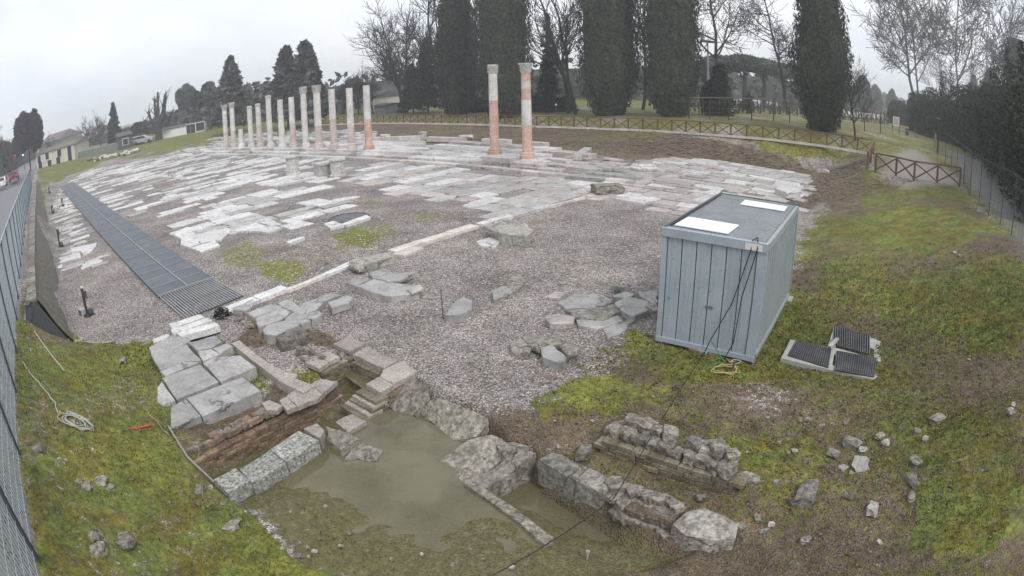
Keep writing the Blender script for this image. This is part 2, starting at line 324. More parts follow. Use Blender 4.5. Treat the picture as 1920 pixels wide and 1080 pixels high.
# ------------------------------------------------------------------ lie of the land
CT = []                                # (x, y, z) known heights
def c_(px, py, z): CT.append(at(px, py, z))
for px, py in [(110,345),(160,312),(250,297),(330,285),(420,275),(560,265),(690,260),(800,259),(950,265),(1060,274),(1180,288),(1290,292),(1400,308),(1540,326),(1525,360),(1500,400),
               (1495,480),(1480,600),(1420,695),(1300,680),(1150,760),(1030,750),(960,780),(600,560),(300,450),(700,400),(1000,500),(1200,450),(135,640),(270,650),(120,520),(105,420),(300,740),(1400,820),
               (820,270),(90,345),(1240,640),(1000,620),(860,780),(780,700),(500,330),(900,330)]: c_(px, py, 0)
for px, py, z in [(700,232,.6),(770,232,.65),(837,233,.7),(1000,238,.85),(1120,242,1.0),(1240,247,1.2),(1340,254,1.4),(1440,262,1.6),(1540,274,1.75),(1637,290,1.9),(560,236,.6),(420,247,.6),
                  (250,280,.9),(150,302,1.0),(78,325,1.2),(330,262,.8),(1626,318,1.7),(1666,326,1.75),(1707,337,1.8),(1798,350,2.0),(1818,367,2.1),(1853,406,2.2),(1875,422,2.2),(1896,442,2.2),(1918,560,1.9),
                  (1600,335,.9),(1700,400,1.3),(1600,440,.55),(1530,470,.15),(1560,620,.12),(1650,640,.20),(1750,560,.85),(1850,620,1.2),(1640,720,.18),(1560,700,.1),(1900,760,1.25),(1800,760,.75),(1700,800,.4),
                  (1900,1000,1.0),(1750,1000,.5),(1560,900,.1),(1500,1010,-.15),(1400,1060,-.25),(1650,1070,.2),(1200,850,-.12),(1290,930,-.2),(1110,830,-.1),(1450,960,-.1),(1400,900,0),
                  (200,750,.38),(130,720,.75),(80,700,1.1),(75,620,1.1),(150,900,.72),(80,900,1.15),(300,950,.15),(250,850,.35),(330,830,.02),(400,905,-.12),(430,940,-.16),(460,1010,-.18),(550,1075,-.22),(120,1060,1.05),(250,1075,.45),(380,1075,-.1),(200,680,.15)]: c_(px, py, z)
for px, py in [(70,335),(64,400),(52,520),(46,600),(40,700),(42,850),(58,1040)]: c_(px, py, 1.48)
for x, y, z in [(-60,20,1.5),(-25,5,1.5),(-8,-3,1.5),(0,-6,.8),(8,0,.9),(14,4,2.0),(22,10,2.3),(40,20,2.3),(60,60,2.0),(60,110,1.6),(0,100,1.0),(-40,120,1.0),(-90,90,1.3),(-150,120,1.3),(-100,200,1.0),(0,250,1.0),(150,200,1.2),(250,60,1.5),(-300,200,1.2),(-250,500,1),(200,500,1),(0,600,1),(-200,20,1.5)]: CT.append(np.array([x,y,z]))
CT = np.array(CT)
D = np.linalg.norm(CT[:,None,:2]-CT[None,:,:2], axis=-1); nC = len(CT)
A = np.zeros((nC+1, nC+1)); A[:nC,:nC] = D + np.eye(nC)*.02; A[:nC,nC] = 1; A[nC,:nC] = 1
RW = np.linalg.solve(A, np.append(CT[:,2], 0))
def base_z(X, Y):
    X = np.atleast_1d(np.asarray(X, float)); Y = np.atleast_1d(np.asarray(Y, float)); out = np.full(X.shape, RW[nC])
    for i in range(nC): out += RW[i]*np.hypot(X-CT[i,0], Y-CT[i,1])
    return out
def poly(pts, z=0.0): return np.array([at(q[0], q[1], q[2] if len(q) > 2 else z)[:2] for q in pts])
def sdist(X, Y, poly_):
    """signed distance to polygon, negative inside"""
    X = np.asarray(X, float); Y = np.asarray(Y, float); d = np.full(X.shape, 1e9); ins = np.zeros(X.shape, bool)
    for i in range(len(poly_)):
        ax, ay = poly_[i]; bx, by = poly_[(i+1) % len(poly_)]; ex, ey = bx-ax, by-ay
        t = np.clip(((X-ax)*ex+(Y-ay)*ey)/(ex*ex+ey*ey+1e-12), 0, 1); d = np.minimum(d, np.hypot(X-ax-t*ex, Y-ay-t*ey))
        cnd = ((ay > Y) != (by > Y)) & (X < (bx-ax)*(Y-ay)/(by-ay+1e-12)+ax); ins ^= cnd
    return np.where(ins, -d, d)
FORUM = poly([(112,347),(160,314),(250,299),(330,287),(420,277),(560,267),(690,262),(800,261),(950,267),(1060,276),(1180,290),(1290,294),(1400,310),(1538,328),(1500,390),(1485,500),(1470,600),(1410,690),(1250,720),(1110,720),(960,770),(850,760),(790,710),(690,640),(640,620),(560,640),(470,590),(345,600),(270,645),(150,640),(118,500),(98,400)])
PIT = poly([(352,857,-.05),(520,764,-.05),(632,718,-.05),(604,700,0),(600,690,0),(655,658,0),(664,667,0),(719,693,0),(690,722,0),(745,712,0),(778,704,0),(808,730,0),(860,750,0),(914,781,0),(950,812,0),(1000,838,-.05),(1032,868,0),(1134,924,0),(1197,962,0),(1265,996,0),(1300,1030,-.2),(1200,1075,-.3),(1000,1100,-.25),(700,1110,-.25),(560,1060,-.25),(480,970,-.25),(432,938,-.2),(400,905,-.1)])
FL = [(440,850,-.7),(500,815,-.7),(580,765,-.7),(690,740,-.6),(640,700,-.6),(760,800,-.6),(780,850,-.65),(850,850,-.5),(700,830,-.55),(720,900,-.5),(790,940,-.5),(860,930,-.45),(600,880,-.30),(520,950,-.27),(500,980,-.24),(640,960,-.28),(690,1010,-.29),(620,900,-.33),(800,1060,-.24),(640,1040,-.24),(800,1010,-.31),(880,1000,-.31),(900,1040,-.27),(940,990,-.30),(1000,1060,-.28),(560,880,-.33),(1000,930,-.95),(1080,960,-.95),(1150,1000,-.85),(960,915,-.8),(1240,1030,-.5),(1100,1075,-.35),(1180,1050,-.5)]
FLP = np.array([at(*q) for q in FL])
def ground_z(X, Y):
    X = np.atleast_1d(np.asarray(X, float)); Y = np.atleast_1d(np.asarray(Y, float)); z = base_z(X, Y)
    sf = sdist(X, Y, FORUM); k = np.clip((sf+.3)/1.6, 0, 1); k = k*k*(3-2*k); z = z*k
    near = (np.hypot(X, Y) < 22)
    if near.any():
        x, y = X[near], Y[near]; sp = sdist(x, y, PIT)
        wsum = 0; fz = 0
        for q in FLP:
            w_ = 1/(np.hypot(x-q[0], y-q[1])**2.5+.02); wsum = wsum+w_; fz = fz+w_*q[2]
        fz = fz/wsum; k2 = np.clip((-sp+.05)/.22, 0, 1)
        # towards the camera the pit shelves up gently instead of dropping
        z[near] = z[near]*(1-k2)+np.minimum(fz, z[near])*k2
    return z
def gz(x, y): return float(ground_z([x], [y])[0])
def gp(px, py, up=0.0):
    z = 0.0
    for _ in range(14):
        q = at(px, py, min(z, 5.2)); z = .5*z+.5*gz(q[0], q[1])
    q = at(px, py, z); return Vector((q[0], q[1], gz(q[0], q[1])+up))
GC = {}
def ang_h(base, top, bz=None):
    """height of a vertical thing that stands at point base and whose top shows at photo pixel top"""
    r = ray(*top); k = math.hypot(base[0], base[1])/math.hypot(r[0], r[1]); return CAM_H+k*r[2]-base[2]

# ------------------------------------------------------------------ the ground sheet
def build_ground():
    th = np.concatenate([np.arange(-180, -80, 4.0), np.arange(-80, 80, .36), np.arange(80, 181, 4.0)])*math.pi/180
    r = np.exp(np.arange(math.log(1.2), math.log(900), .0068)); r = np.concatenate([[.01, .6], r])
    TT, RR = np.meshgrid(th, r); X = (RR*np.sin(TT)).ravel(); Y = (RR*np.cos(TT)).ravel()
    Z = ground_z(X, Y); px, py = proj(np.stack([X, Y, Z], 1))
    # soft noise used to break up every border
    def nz_(s, o, amp=1):
        a = np.zeros(len(X))
        for k in range(9):
            an = rng.uniform(0, 6.28); f = s*rng.uniform(.6, 2.4); a += np.sin(X*math.cos(an)*f+Y*math.sin(an)*f+rng.uniform(0, 6.28))
        return a/3*amp
    N1 = nz_(3, 0); N2 = nz_(.9, 1); N3 = nz_(9, 2)
    def blob(cx, cy, rx, ry, soft=.35):
        c = gp(cx, cy); ex = gp(cx+rx, cy); ey = gp(cx, cy+ry); u = np.array([ex.x-c.x, ex.y-c.y]); v = np.array([ey.x-c.x, ey.y-c.y])
        det = u[0]*v[1]-u[1]*v[0]; dx, dy = X-c.x, Y-c.y; a = (dx*v[1]-dy*v[0])/det; b = (u[0]*dy-u[1]*dx)/det
        d = np.hypot(a, b)+N1*.12+N3*.06; return np.clip((1+soft-d)/(2*soft), 0, 1)
    def zone(pts, soft=.5, z=0.0):
        P_ = poly(pts, z) if z is not None else np.array([gp(q[0], q[1])[:2] for q in pts]); sd = sdist(X, Y, P_)+(N1*.25+N3*.1)*min(1, soft*1.6)
        return np.clip(.5-sd/soft/2, 0, 1)
    G = np.zeros(len(X)); MO = np.zeros(len(X)); LF = np.zeros(len(X)); RD = np.zeros(len(X)); PA = np.zeros(len(X)); MU = np.zeros(len(X))
    sf = sdist(X, Y, FORUM)
    # everything beyond the site: winter grass
    G = np.where(sf > 1.2, .62+N2*.12, 0); G = np.where((Y > 75) | (np.abs(X) > 60), .70, G)
    # bank of dead leaves behind the paving
    bank = zone([(560,236),(700,230),(1000,236),(1240,246),(1440,261),(1637,292),(1600,330),(1560,370),(1500,400),(1400,350),(1180,300),(1000,280),(690,270),(560,268)], .7, None)
    LF = np.maximum(LF, bank*.85); G = np.where(bank > .5, .26+N2*.16, G)
    G = np.maximum(G, blob(1180,253,70,6)*.9); G = np.maximum(G, blob(840,244,110,7)*.45)
    # right slope
    rs = zone([(1020,760),(1110,700),(1190,625),(1240,640),(1420,560),(1500,470),(1540,400),(1560,340),(1630,300),(1660,330),(1800,352),(1860,410),(1960,500),(2200,560),(2250,1300),(900,1120),(990,900),(1000,850)], .5, None)
    offq = X*.693+Y*.72; alq = -.72*X+.693*Y; rs = np.where((X > 4) & (X < 17) & (Y < 13) & (sf > .5) & (Y > -2), np.maximum(rs, .9), rs)
    G = np.where(rs > .3, (.53+N2*.18), G); LF = np.maximum(LF, rs*.72)
    G = np.maximum(G, blob(1720,420,130,70)*.80); G = np.maximum(G, blob(1600,520,90,90)*.62); G = np.maximum(G, blob(1850,560,110,120)*.78); G = np.maximum(G, blob(1820,950,130,120)*.66)
    LF = np.maximum(LF, blob(1330,760,220,60)*.9); G = np.where(blob(1380,770,190,55) > .4, np.minimum(G, .46), G)
    LF = np.maximum(LF, blob(1010,800,120,60)*.75); G = np.where(blob(1010,820,110,50) > .4, np.minimum(G, .2), G); LF = np.maximum(LF, blob(1575,360,36,50)*.8)
    G = np.where(blob(1570,350,40,50) > .4, np.minimum(G, .42), G)
    # gravel spot by the hatch
    gs_ = blob(1420,752,70,32, .8); G = G*(1-gs_*.6); LF = LF*(1-gs_*.45)
    # left bank of grass
    lg = zone([(60,560),(110,590),(145,642),(265,648),(300,690),(318,760),(345,850),(400,905),(432,940),(480,1010),(560,1060),(700,1130),(40,1130),(-80,1130),(-80,800),(-20,640),(40,575)], .3, None)
    lg = np.where((offq > -1.45) & (offq < 2.5) & (alq < 15.2) & (alq > 1) & (sf > .1) & (sdist(X, Y, PIT) > .25), np.maximum(lg, .9), lg)
    G = np.where(lg > .3, np.maximum(G, .68+N2*.14), G); LF = np.where(lg > .3, .6, LF); MO = np.where(lg > .3, np.maximum(MO, .38+N2*.16), MO)
    for q in [(230,680,60,26),(290,750,50,60),(330,880,110,80),(130,780,50,50),(420,1000,80,50)]: MO = np.maximum(MO, blob(*q, .8)*.56)
    # moss on the gravel
    for q, a in [((530,507,48,26),.80),((668,446,52,20),.74),((455,478,52,36),.55),((800,405,40,9),.50),((690,380,30,6),.5),((700,432,60,22),.5),((1120,735,75,38),.95),((1190,640,30,24),.70),((1200,740,60,30),.55),
                 ((375,630,22,6),.9),((290,650,30,14),.7),((820,408,60,12),.42)]: MO = np.maximum(MO, blob(*q)*a)
    for q, a in [((1340,880,60,24),.5),((1560,860,60,30),.46),((1640,900,50,30),.48),((1740,620,140,90),.42),((1500,800,90,60),.38),((1700,1000,160,80),.40)]: MO = np.maximum(MO, blob(*q, .8)*a)
    LF = np.maximum(LF, blob(560,480,150,40)*.42); LF = np.maximum(LF, blob(800,405,110,18)*.45); LF = np.maximum(LF, blob(200,600,110,45)*.30); LF = np.maximum(LF, blob(1060,690,90,50)*.4)
    # soil between the old walls
    so_ = zone([(330,800),(487,745),(505,690),(570,735),(600,700),(640,640),(560,600),(480,600),(430,640),(640,650),(640,720),(350,870)], .2, 0); so2 = zone([(1100,830),(1160,830),(1380,920),(1290,930),(1150,895)], .3, 0)
    LF = np.maximum(LF, so_*.9); G = np.where(so_ > .4, .15, G); G = np.where(so2 > .4, .42, G); LF = np.maximum(LF, so2*.8)
    # mud and silt in the pit
    sp = sdist(X, Y, PIT); MU = np.clip(.5-sp/.5, 0, 1)*.75; G = np.where(sp < 0, .16+N2*.2, G)
    # path, road
    PA = np.maximum(PA, zone([(1645,322),(1700,343),(1795,352),(1785,334),(1748,314),(1712,296),(1672,298)], .5, 1.85))
    RD = np.maximum(RD, zone([(1822,355),(1860,395),(1925,480),(1990,470),(1870,330),(1800,300),(1770,290)], .5, 2.1)*.8)
    dirx, diry = -.72, .693; off = X*.693+Y*.72; al = X*dirx+Y*diry
    st = (off < -1.65) & (off > -16) & (al > -30); RD = np.where(st, 1, RD); G = np.where((off < -.8) & (off > -1.7) & (al > 15.5), .1, G)
    # relief
    Z = Z+np.where((sf > 0) | (rs > .3), (N1*.02+N3*.012), N3*.004)*np.clip(1-RD*1.0, 0, 1)*(np.hypot(X, Y) < 60)
    nT = len(th); nR = len(r)
    i, j = np.meshgrid(np.arange(nR-1), np.arange(nT-1), indexing='ij'); a = (i*nT+j).ravel()
    F = np.stack([a, a+1, a+nT+1, a+nT], 1)[:, ::-1]
    me = np_mesh('ground', np.stack([X, Y, Z], 1), F, True); me.materials.append(M['ground'])
    for nm, (A_, B_, C_) in (('cover_a', (G, MO, LF)), ('cover_b', (RD, PA, MU))):
        at_ = me.color_attributes.new(nm, 'FLOAT_COLOR', 'POINT')
        at_.data.foreach_set('color', np.stack([np.clip(A_,0,1), np.clip(B_,0,1), np.clip(C_,0,1), np.ones(len(X))], 1).astype(np.float32).ravel())
    GC.update(dict(X=X.reshape(nR, nT), Y=Y.reshape(nR, nT), Z=Z.reshape(nR, nT), G=G.reshape(nR, nT), MO=MO.reshape(nR, nT), LF=LF.reshape(nR, nT), MU=MU.reshape(nR, nT), th=th, r=r))
    return link('ground', me, None, None, None, 'structure')
ground = build_ground()
def sample_ground(x, y, key):
    r = np.hypot(x, y); th = np.arctan2(x, y); i = np.clip(np.searchsorted(GC['r'], r), 1, len(GC['r'])-1); j = np.clip(np.searchsorted(GC['th'], th), 1, len(GC['th'])-1)
    return GC[key][i, j]

# ------------------------------------------------------------------ stone slabs, kerbs, walls
UK = np.array([.645, .764]); VK = np.array([-.764, .645])
def slab_geo(P2, ztop, th, rough=.03, step=.35, cham=.010, tilt=0.0, zs=None):
    """flat broken slab: outline P2 (world xy), returns local verts, faces and centre"""
    P2 = [np.array(p, float) for p in P2]; c = sum(P2)/len(P2); out = []; KS = []
    for i in range(len(P2)):
        a, b = P2[i], P2[(i+1) % len(P2)]; L = np.hypot(*(b-a)); k = max(1, min(5, int(L/step))); KS.append(k); nrm = np.array([b[1]-a[1], a[0]-b[0]])/max(L, 1e-6)
        for j in range(k):
            t = j/k; q = a+(b-a)*t
            q = q+nrm*random.uniform(-rough, rough)*(1 if j else .6)+(b-a)*(random.uniform(-.2, .2)/k if j else 0); out.append(q-c)
    if zs is not None: ZZ = [ (zs[i]+(zs[(i+1) % len(P2)]-zs[i])*j/k_)-ztop for i, k_ in enumerate(KS) for j in range(k_)]
    ar = sum(out[i][0]*out[(i+1) % len(out)][1]-out[(i+1) % len(out)][0]*out[i][1] for i in range(len(out)))
    if ar < 0:
        out.reverse()
        if zs is not None: ZZ.reverse()
    n = len(out); tx, ty = random.uniform(-tilt, tilt), random.uniform(-tilt, tilt); V = []; F = []
    dz = [tx*p[0]+ty*p[1]+random.uniform(-.006, .006) for p in out]
    if zs is not None: dz = [a+b for a, b in zip(dz, ZZ)]
    for p, d in zip(out, dz): V.append((p[0], p[1], d-th))
    for p, d in zip(out, dz): V.append((p[0], p[1], d-cham))
    for p, d in zip(out, dz):
        L = math.hypot(p[0], p[1])+1e-6; k = max(.5, 1-cham*1.6/L); V.append((p[0]*k, p[1]*k, d))
    V.append((0, 0, sum(dz)/len(dz) if zs is not None else random.uniform(-.004, .004))); ct = 3*n
    for i in range(n):
        j = (i+1) % n; F += [(i, j, n+j, n+i), (n+i, n+j, 2*n+j, 2*n+i), (2*n+i, 2*n+j, ct)]
    return V, F, (c[0], c[1], ztop)
def slab(name, P2, ztop, th, mat, parent=None, **k):
    V, F, c = slab_geo(P2, ztop, th, **k); mb = MB(); mb.add(V, F)
    if parent is not None: c = (c[0]-parent.location[0], c[1]-parent.location[1], c[2]-parent.location[2])
    return mb.build(name, mat, parent, c)
def pxs(pts, z=0.0): return [at(q[0], q[1], q[2] if len(q) > 2 else z)[:2] for q in pts]
def struct(name): o = empty(name); o['kind'] = 'structure'; return o

def pave(parent, area, z, long_, across, cw, ln, keep, mats, th=.12, rough=.03, gap=.03, tilt=.008, limit=300, zj=.012, zf=None):
    A_ = poly(area, z); ca = A_@across; cl = A_@long_; items = []; v = ca.min()
    while v < ca.max():
        wd = cw*random.uniform(.7, 1.35); u = cl.min()-random.uniform(0, 1)
        while u < cl.max():
            L = random.uniform(*ln); q = long_*(u+L/2)+across*(v+wd/2)
            if sdist([q[0]], [q[1]], A_)[0] < -.1 and random.random() < keep(q):
                g1 = gap*random.uniform(.5, 1.6); j = lambda: np.array([random.uniform(-.05, .05), random.uniform(-.05, .05)])
                C4 = [long_*(u+g1)+across*(v+g1)+j(), long_*(u+L-g1)+across*(v+g1)+j(), long_*(u+L-g1)+across*(v+wd-g1)+j(), long_*(u+g1)+across*(v+wd-g1)+j()]
                if random.random() < .28: k = random.randrange(4); t = random.uniform(.2, .45); a, b, c_2 = C4[k], C4[(k+1) % 4], C4[k-1]; C4[k:k+1] = [a+(c_2-a)*t, a+(b-a)*t]
                zz = z if zf is None else z+zf(q); items.append((np.hypot(*q)/math.sqrt(L*wd), C4, zz+random.uniform(-zj, zj)))
            u += L
        v += wd
    items.sort(key=lambda t: t[0]); rest = {}
    for i, (d, C4, zz) in enumerate(items):
        mat = M[random.choice(mats)]
        if i < limit: slab('slab', C4, zz, th, mat, parent, rough=rough, tilt=tilt)
        else:
            V, F, c = slab_geo(C4, zz, th, rough=rough, tilt=tilt, step=1); rest.setdefault(mat.name, (MB(), mat))[0].add([(a+c[0], b+c[1], e+c[2]) for a, b, e in V], F)
    for mb, mat in rest.values(): mb.build('small_slabs', mat, parent, kind='stuff')
    return len(items)
def nzf(q, s, o=0.0): return mnoise.noise(Vector((q[0]*s+o, q[1]*s-o, 3.1+o)))

# main band of paving in front of the colonnade, its right part, the terrace, and the worn square at the left
pv = struct('stone_pavement')
pave(pv, [(640,330),(700,303),(800,312),(925,323),(1010,332),(1115,343),(1190,352),(1185,372),(1095,373),(950,408),(905,396),(870,380),(790,372),(740,362),(680,345)], .07, UK, VK, .95, (1.0, 2.4),
     lambda q: .98 if nzf(q, .25) > -.42 else .35, ['slab','slab','slab_pink','slab_white'], tilt=.004)
pv2 = struct('stone_pavement')
pave(pv2, [(1130,330),(1180,301),(1290,293),(1400,309),(1538,328),(1528,352),(1512,376),(1490,392),(1400,410),(1330,408),(1240,396),(1180,386),(1150,372),(1190,350)], .08, VK, UK, .85, (.8, 1.9),
     lambda q: .96 if nzf(q, .3, 5) > -.45 else .4, ['slab_pink','slab_pink','slab','slab_white'], tilt=.008, zj=.03)
pv3 = struct('stone_pavement')
pave(pv3, [(560,290),(590,266),(690,262),(800,262),(950,268),(1050,276),(1095,286),(1040,300),(1000,306),(930,298),(800,292),(690,288)], .34, VK, UK, .9, (1.1, 2.6),
     lambda q: .93 if nzf(q, .2, 9) > -.35 else .4, ['slab_white','slab_pink','slab_white','slab'], tilt=.006, th=.5)
pave(pv3, [(1000,307),(1040,300),(1095,286),(1180,300),(1190,346),(1110,336),(1010,322)], .10, VK, UK, .7, (.7, 1.9), lambda q: .72, ['slab_pink','slab','slab_pink'], tilt=.02, zj=.09, limit=120)
pv4 = struct('stone_pavement')
fld = lambda q: (.80 if nzf(q, .16, 2) > -.05 else .34) if nzf(q, .5, 4) > -.22 else .08
pave(pv4, [(118,350),(165,318),(250,303),(330,292),(420,282),(600,296),(640,330),(600,350),(520,345),(420,360),(380,400),(300,420),(250,410),(180,372)], .05, UK, VK, .62, (.8, 3.0), fld, ['slab_white','slab','slab_white'], tilt=.01, limit=260)
pv5 = struct('stone_pavement')
pave(pv5, [(300,420),(380,385),(520,352),(610,350),(650,372),(668,386),(600,405),(545,430),(500,442),(440,437),(390,440),(300,452)], .06, UK, VK, .9, (1.0, 2.4),
     lambda q: .95 if nzf(q, .35, 7) > -.12 else .25, ['slab_white','slab_white','slab'], tilt=.006)
# the near corner of the square, traced slab by slab
for pts in [[(282,562),(350,540),(410,548),(372,600)]][:0]: pass
near5 = [[(317,438),(352,425),(370,430),(334,444)],[(334,443),(358,434),(372,441),(365,449),(340,449)],[(340,449),(372,440),(372,457),(352,462),(338,456)],[(358,446),(405,430),(432,435),(415,449),(378,456),(372,450)],
         [(358,465),(402,452),(413,460),(376,472)],[(338,458),(355,453),(376,456),(354,464)],[(432,433),(480,418),(500,424),(470,434)],[(470,432),(505,423),(530,427),(505,436)],[(475,415),(500,408),(528,420),(512,424)],
         [(536,455),(568,445),(572,447),(543,458)],[(607,421),(625,416),(645,423),(620,430)],[(640,422),(686,405),(696,409),(650,423)]]
for k, pts in enumerate(near5): slab('slab', pxs(pts, .07), .08 if k < 9 else .12, .14, M['slab_white'], pv5, rough=.03, tilt=.004)
pv6 = struct('stone_pavement')
pave(pv6, [(96,360),(118,352),(190,470),(205,498),(130,505),(108,460)], .05, UK, VK, .5, (.5, 1.4), lambda q: .62 if nzf(q, .6, 3) > -.15 else .15, ['slab_white','slab'], tilt=.01, limit=120)
for pts in [[(108,484),(150,474),(152,482),(112,493)],[(132,466),(182,455),(180,462),(136,474)],[(150,470),(180,460),(172,472),(156,478)],[(108,500),(116,495),(118,500),(108,504)]]: slab('slab', pxs(pts, .06), .07, .1, M['slab_white'], pv6, rough=.02)
# left far bank: rows of stone blocks (steps and ruins beyond the colonnade)
pv7 = struct('ruined_steps')
pave(pv7, [(380,262),(560,246),(700,246),(700,258),(560,262),(430,270)], .3, VK, UK, .8, (.8, 2.2), lambda q: .8, ['slab','slab_white'], th=.4, tilt=.03, zj=.22, limit=100)
pave(pv7, [(300,292),(420,262),(430,280),(330,296)], .15, VK, UK, .8, (.8, 2.4), lambda q: .75, ['slab','slab_white'], th=.3, tilt=.03, zj=.15, limit=60)

# stylobate steps: courses of long blocks, each block its own piece
def course(parent, a, b, width, ztop, th, mats, L=(1.0, 2.2), skip=0.0, wig=.05, side=1):
    a = np.array(a[:2]); b = np.array(b[:2]); d = b-a; T = np.hypot(*d); d = d/T; nrm = np.array([-d[1], d[0]])*side; u = 0
    while u < T:
        l = min(random.uniform(*L), T-u+.05)
        if l > .25 and random.random() >= skip:
            o1, o2 = random.uniform(-wig, wig)*.4, random.uniform(-wig, wig)
            slab('block', [a+d*(u+.012)+nrm*o1, a+d*(u+l-.012)+nrm*o1, a+d*(u+l-.012)+nrm*(width+o2), a+d*(u+.012)+nrm*(width+o2)], ztop+random.uniform(-.012, .012), th, M[random.choice(mats)], parent, rough=.014, step=.5, tilt=.008)
        u += l
st = struct('stylobate_steps')
fr = [at(370,292,.05), at(640,299,.05), at(923,319,.05), at(1007,329,.05), at(1185,346,.05)]
def frl(i, off): return np.array(fr[i][:2])+UK*off
for i in range(4):
    course(st, frl(i, 0), frl(i+1, 0), .55, .20, .25, ['slab','slab_pink','kerb'] if i > 0 else ['slab','slab_white'], skip=[0, 0, .25, 0][i])
for i in range(2):
    course(st, frl(i, .60), frl(i+1, .60) if i == 0 else frl(2, .60)-VK*-2.0, .9, .34, .3, ['slab_white','slab_pink'], skip=.06)
course(st, frl(0, 1.6), frl(2, 1.6), .9, .50, .3, ['slab_white','slab'], skip=.10)
course(st, frl(2, 2.0)+VK*1.5, frl(2, 2.0)+VK*-5.5, .8, .32, .3, ['slab_pink','slab'], skip=.1); course(st, frl(3, .9)+VK*2, frl(4, 1.2), .6, .22, .25, ['slab_pink','slab'], skip=.35, wig=.2)
course(st, frl(3, 2.6)+VK*3, frl(4, 3.4), .7, .22, .25, ['slab_pink','slab'], skip=.5, wig=.3)
slab('block', pxs([(870,291),(1010,303),(1010,311),(890,303)], .2), .26, .4, M['rock'], st, rough=.03)
ke = struct('terrace_edge')
for a, b in [((690,262),(790,259)),((800,261),(952,267)),((960,268),(1060,276))]: course(ke, at(*a, .3), at(*b, .3), .5, .48, .4, ['kerb','slab_white'], skip=.08)
course(ke, at(1090,300,.1), at(1110,283,.1), .6, .35, .3, ['slab'])

# the long kerb line across the gravel
kb = struct('kerb_line')
k0, k1, k2_, k3 = at(436,585,.08), at(668,494,.08), at(770,466,.08), at(1098,371,.08)
def lerp(a, b, t): return a+(b-a)*t
course(kb, at(428,586,.08), at(540,543,.08), .38, .12, .25, ['slab_white'], L=(.9, 1.5), wig=.06, side=1)
course(kb, at(540,545,.08), at(672,493,.08), .17, .10, .25, ['slab_white','kerb'], L=(.8, 1.6), wig=.01)
course(kb, at(560,537,.06), at(672,491,.06)+np.array([-.15,.15,0]), .12, .07, .2, ['slab_white'], L=(.8, 1.6), wig=.01)
course(kb, at(742,474,.08), at(905,422,.08), .42, .12, .25, ['kerb'], L=(1.0, 1.8), wig=.02)
course(kb, at(905,422,.08), at(1040,385,.08), .34, .11, .25, ['slab_white','slab'], L=(1.0, 2.0), wig=.02)
course(kb, at(1040,385,.08), k3, .16, .12, .25, ['kerb'], L=(1.0, 2.0), wig=.01)
course(kb, at(985,402,.04), at(1090,375,.04), .06, .05, .2, ['slab_pink'], L=(1.0, 2.0), wig=.01)
course(kb, at(1098,371,.08), at(1160,372,.08), .25, .10, .2, ['slab_pink'], L=(.8, 1.3), wig=.03)
slab('slab', pxs([(735,478),(770,462),(795,466),(760,480)], .06), .09, .14, M['kerb'], kb, rough=.03)

# ------------------------------------------------------------------ loose rocks and blocks
def rock_geo(sx, sy, sz, sub=2, amp=.28, seed=0, flat=.25):
    bm = bmesh.new(); bmesh.ops.create_icosphere(bm, subdivisions=sub, radius=1); o = Vector((seed*7.3, seed*3.1, seed))
    for v in bm.verts:
        d = v.co.normalized(); p = Vector((max(-1, min(1, d.x*1.45)), max(-1, min(1, d.y*1.45)), max(-.9, min(.85-flat, d.z*1.35))))
        k = 1+amp*mnoise.noise(d*1.7+o)+amp*.5*mnoise.noise(d*4.2+o); v.co = Vector((p.x*sx*k, p.y*sy*k, p.z*sz*(1+amp*.5*mnoise.noise(d*2.5+o))))
    V = [tuple(v.co) for v in bm.verts]; F = [tuple(v.index for v in f.verts) for f in bm.faces]; bm.free(); return V, F
def rock(name, loc, sx, sy, sz, rz, mat, seed=None, sub=2, sink=.35, **k):
    V, F = rock_geo(sx, sy, sz, sub, seed=random.random()*50 if seed is None else seed, **k); mb = MB(); mb.add(V, F)
    o = mb.build(name, mat, None, (loc[0], loc[1], loc[2]+sz*(1-sink)-.0)); o.rotation_euler = (random.uniform(-.12, .12), random.uniform(-.12, .12), rz); return o
def thing_slab(name, pts, z, th, mat, label, cat, group=None, **k):
    o = slab(name, pxs(pts, z), z, th, mat, None, **k); return tag(o, label, cat, group)

# squared block, standing proud on the gravel
b0 = empty('stone_block', tuple(at(960,455,0)), 0, 'pale squared limestone block with a ragged top edge standing on the gravel beside the kerb', 'stone block')
def prism(top, bot_z, z):  # solid under a traced top outline
    return pxs(top, z), z-bot_z
P2, th = prism([(922,422),(985,418),(1001,432),(988,441),(940,437)], -.05, .42); slab('body', P2, .42, .47, M['rock_pale'], b0, rough=.03, step=.18, cham=.03)
slab('broken_lip', pxs([(905,424),(925,420),(950,437),(930,436)], .36), .38, .10, M['rock_pale'], b0, rough=.02)
thing_slab('stone_slab', [(893,452),(932,440),(940,450),(930,462),(900,459)], .08, .14, M['slab_white'], 'flat pale slab lying against the left side of the squared limestone block', 'stone slab')
r_ = rock('boulder', at(700,500,.0), .72, .30, .20, math.atan2(UK[1], UK[0]), M['rock_pale'], 3, 3, .3, amp=.2); tag(r_, 'large pale boulder with a flat top sitting across the white kerb line', 'boulder')
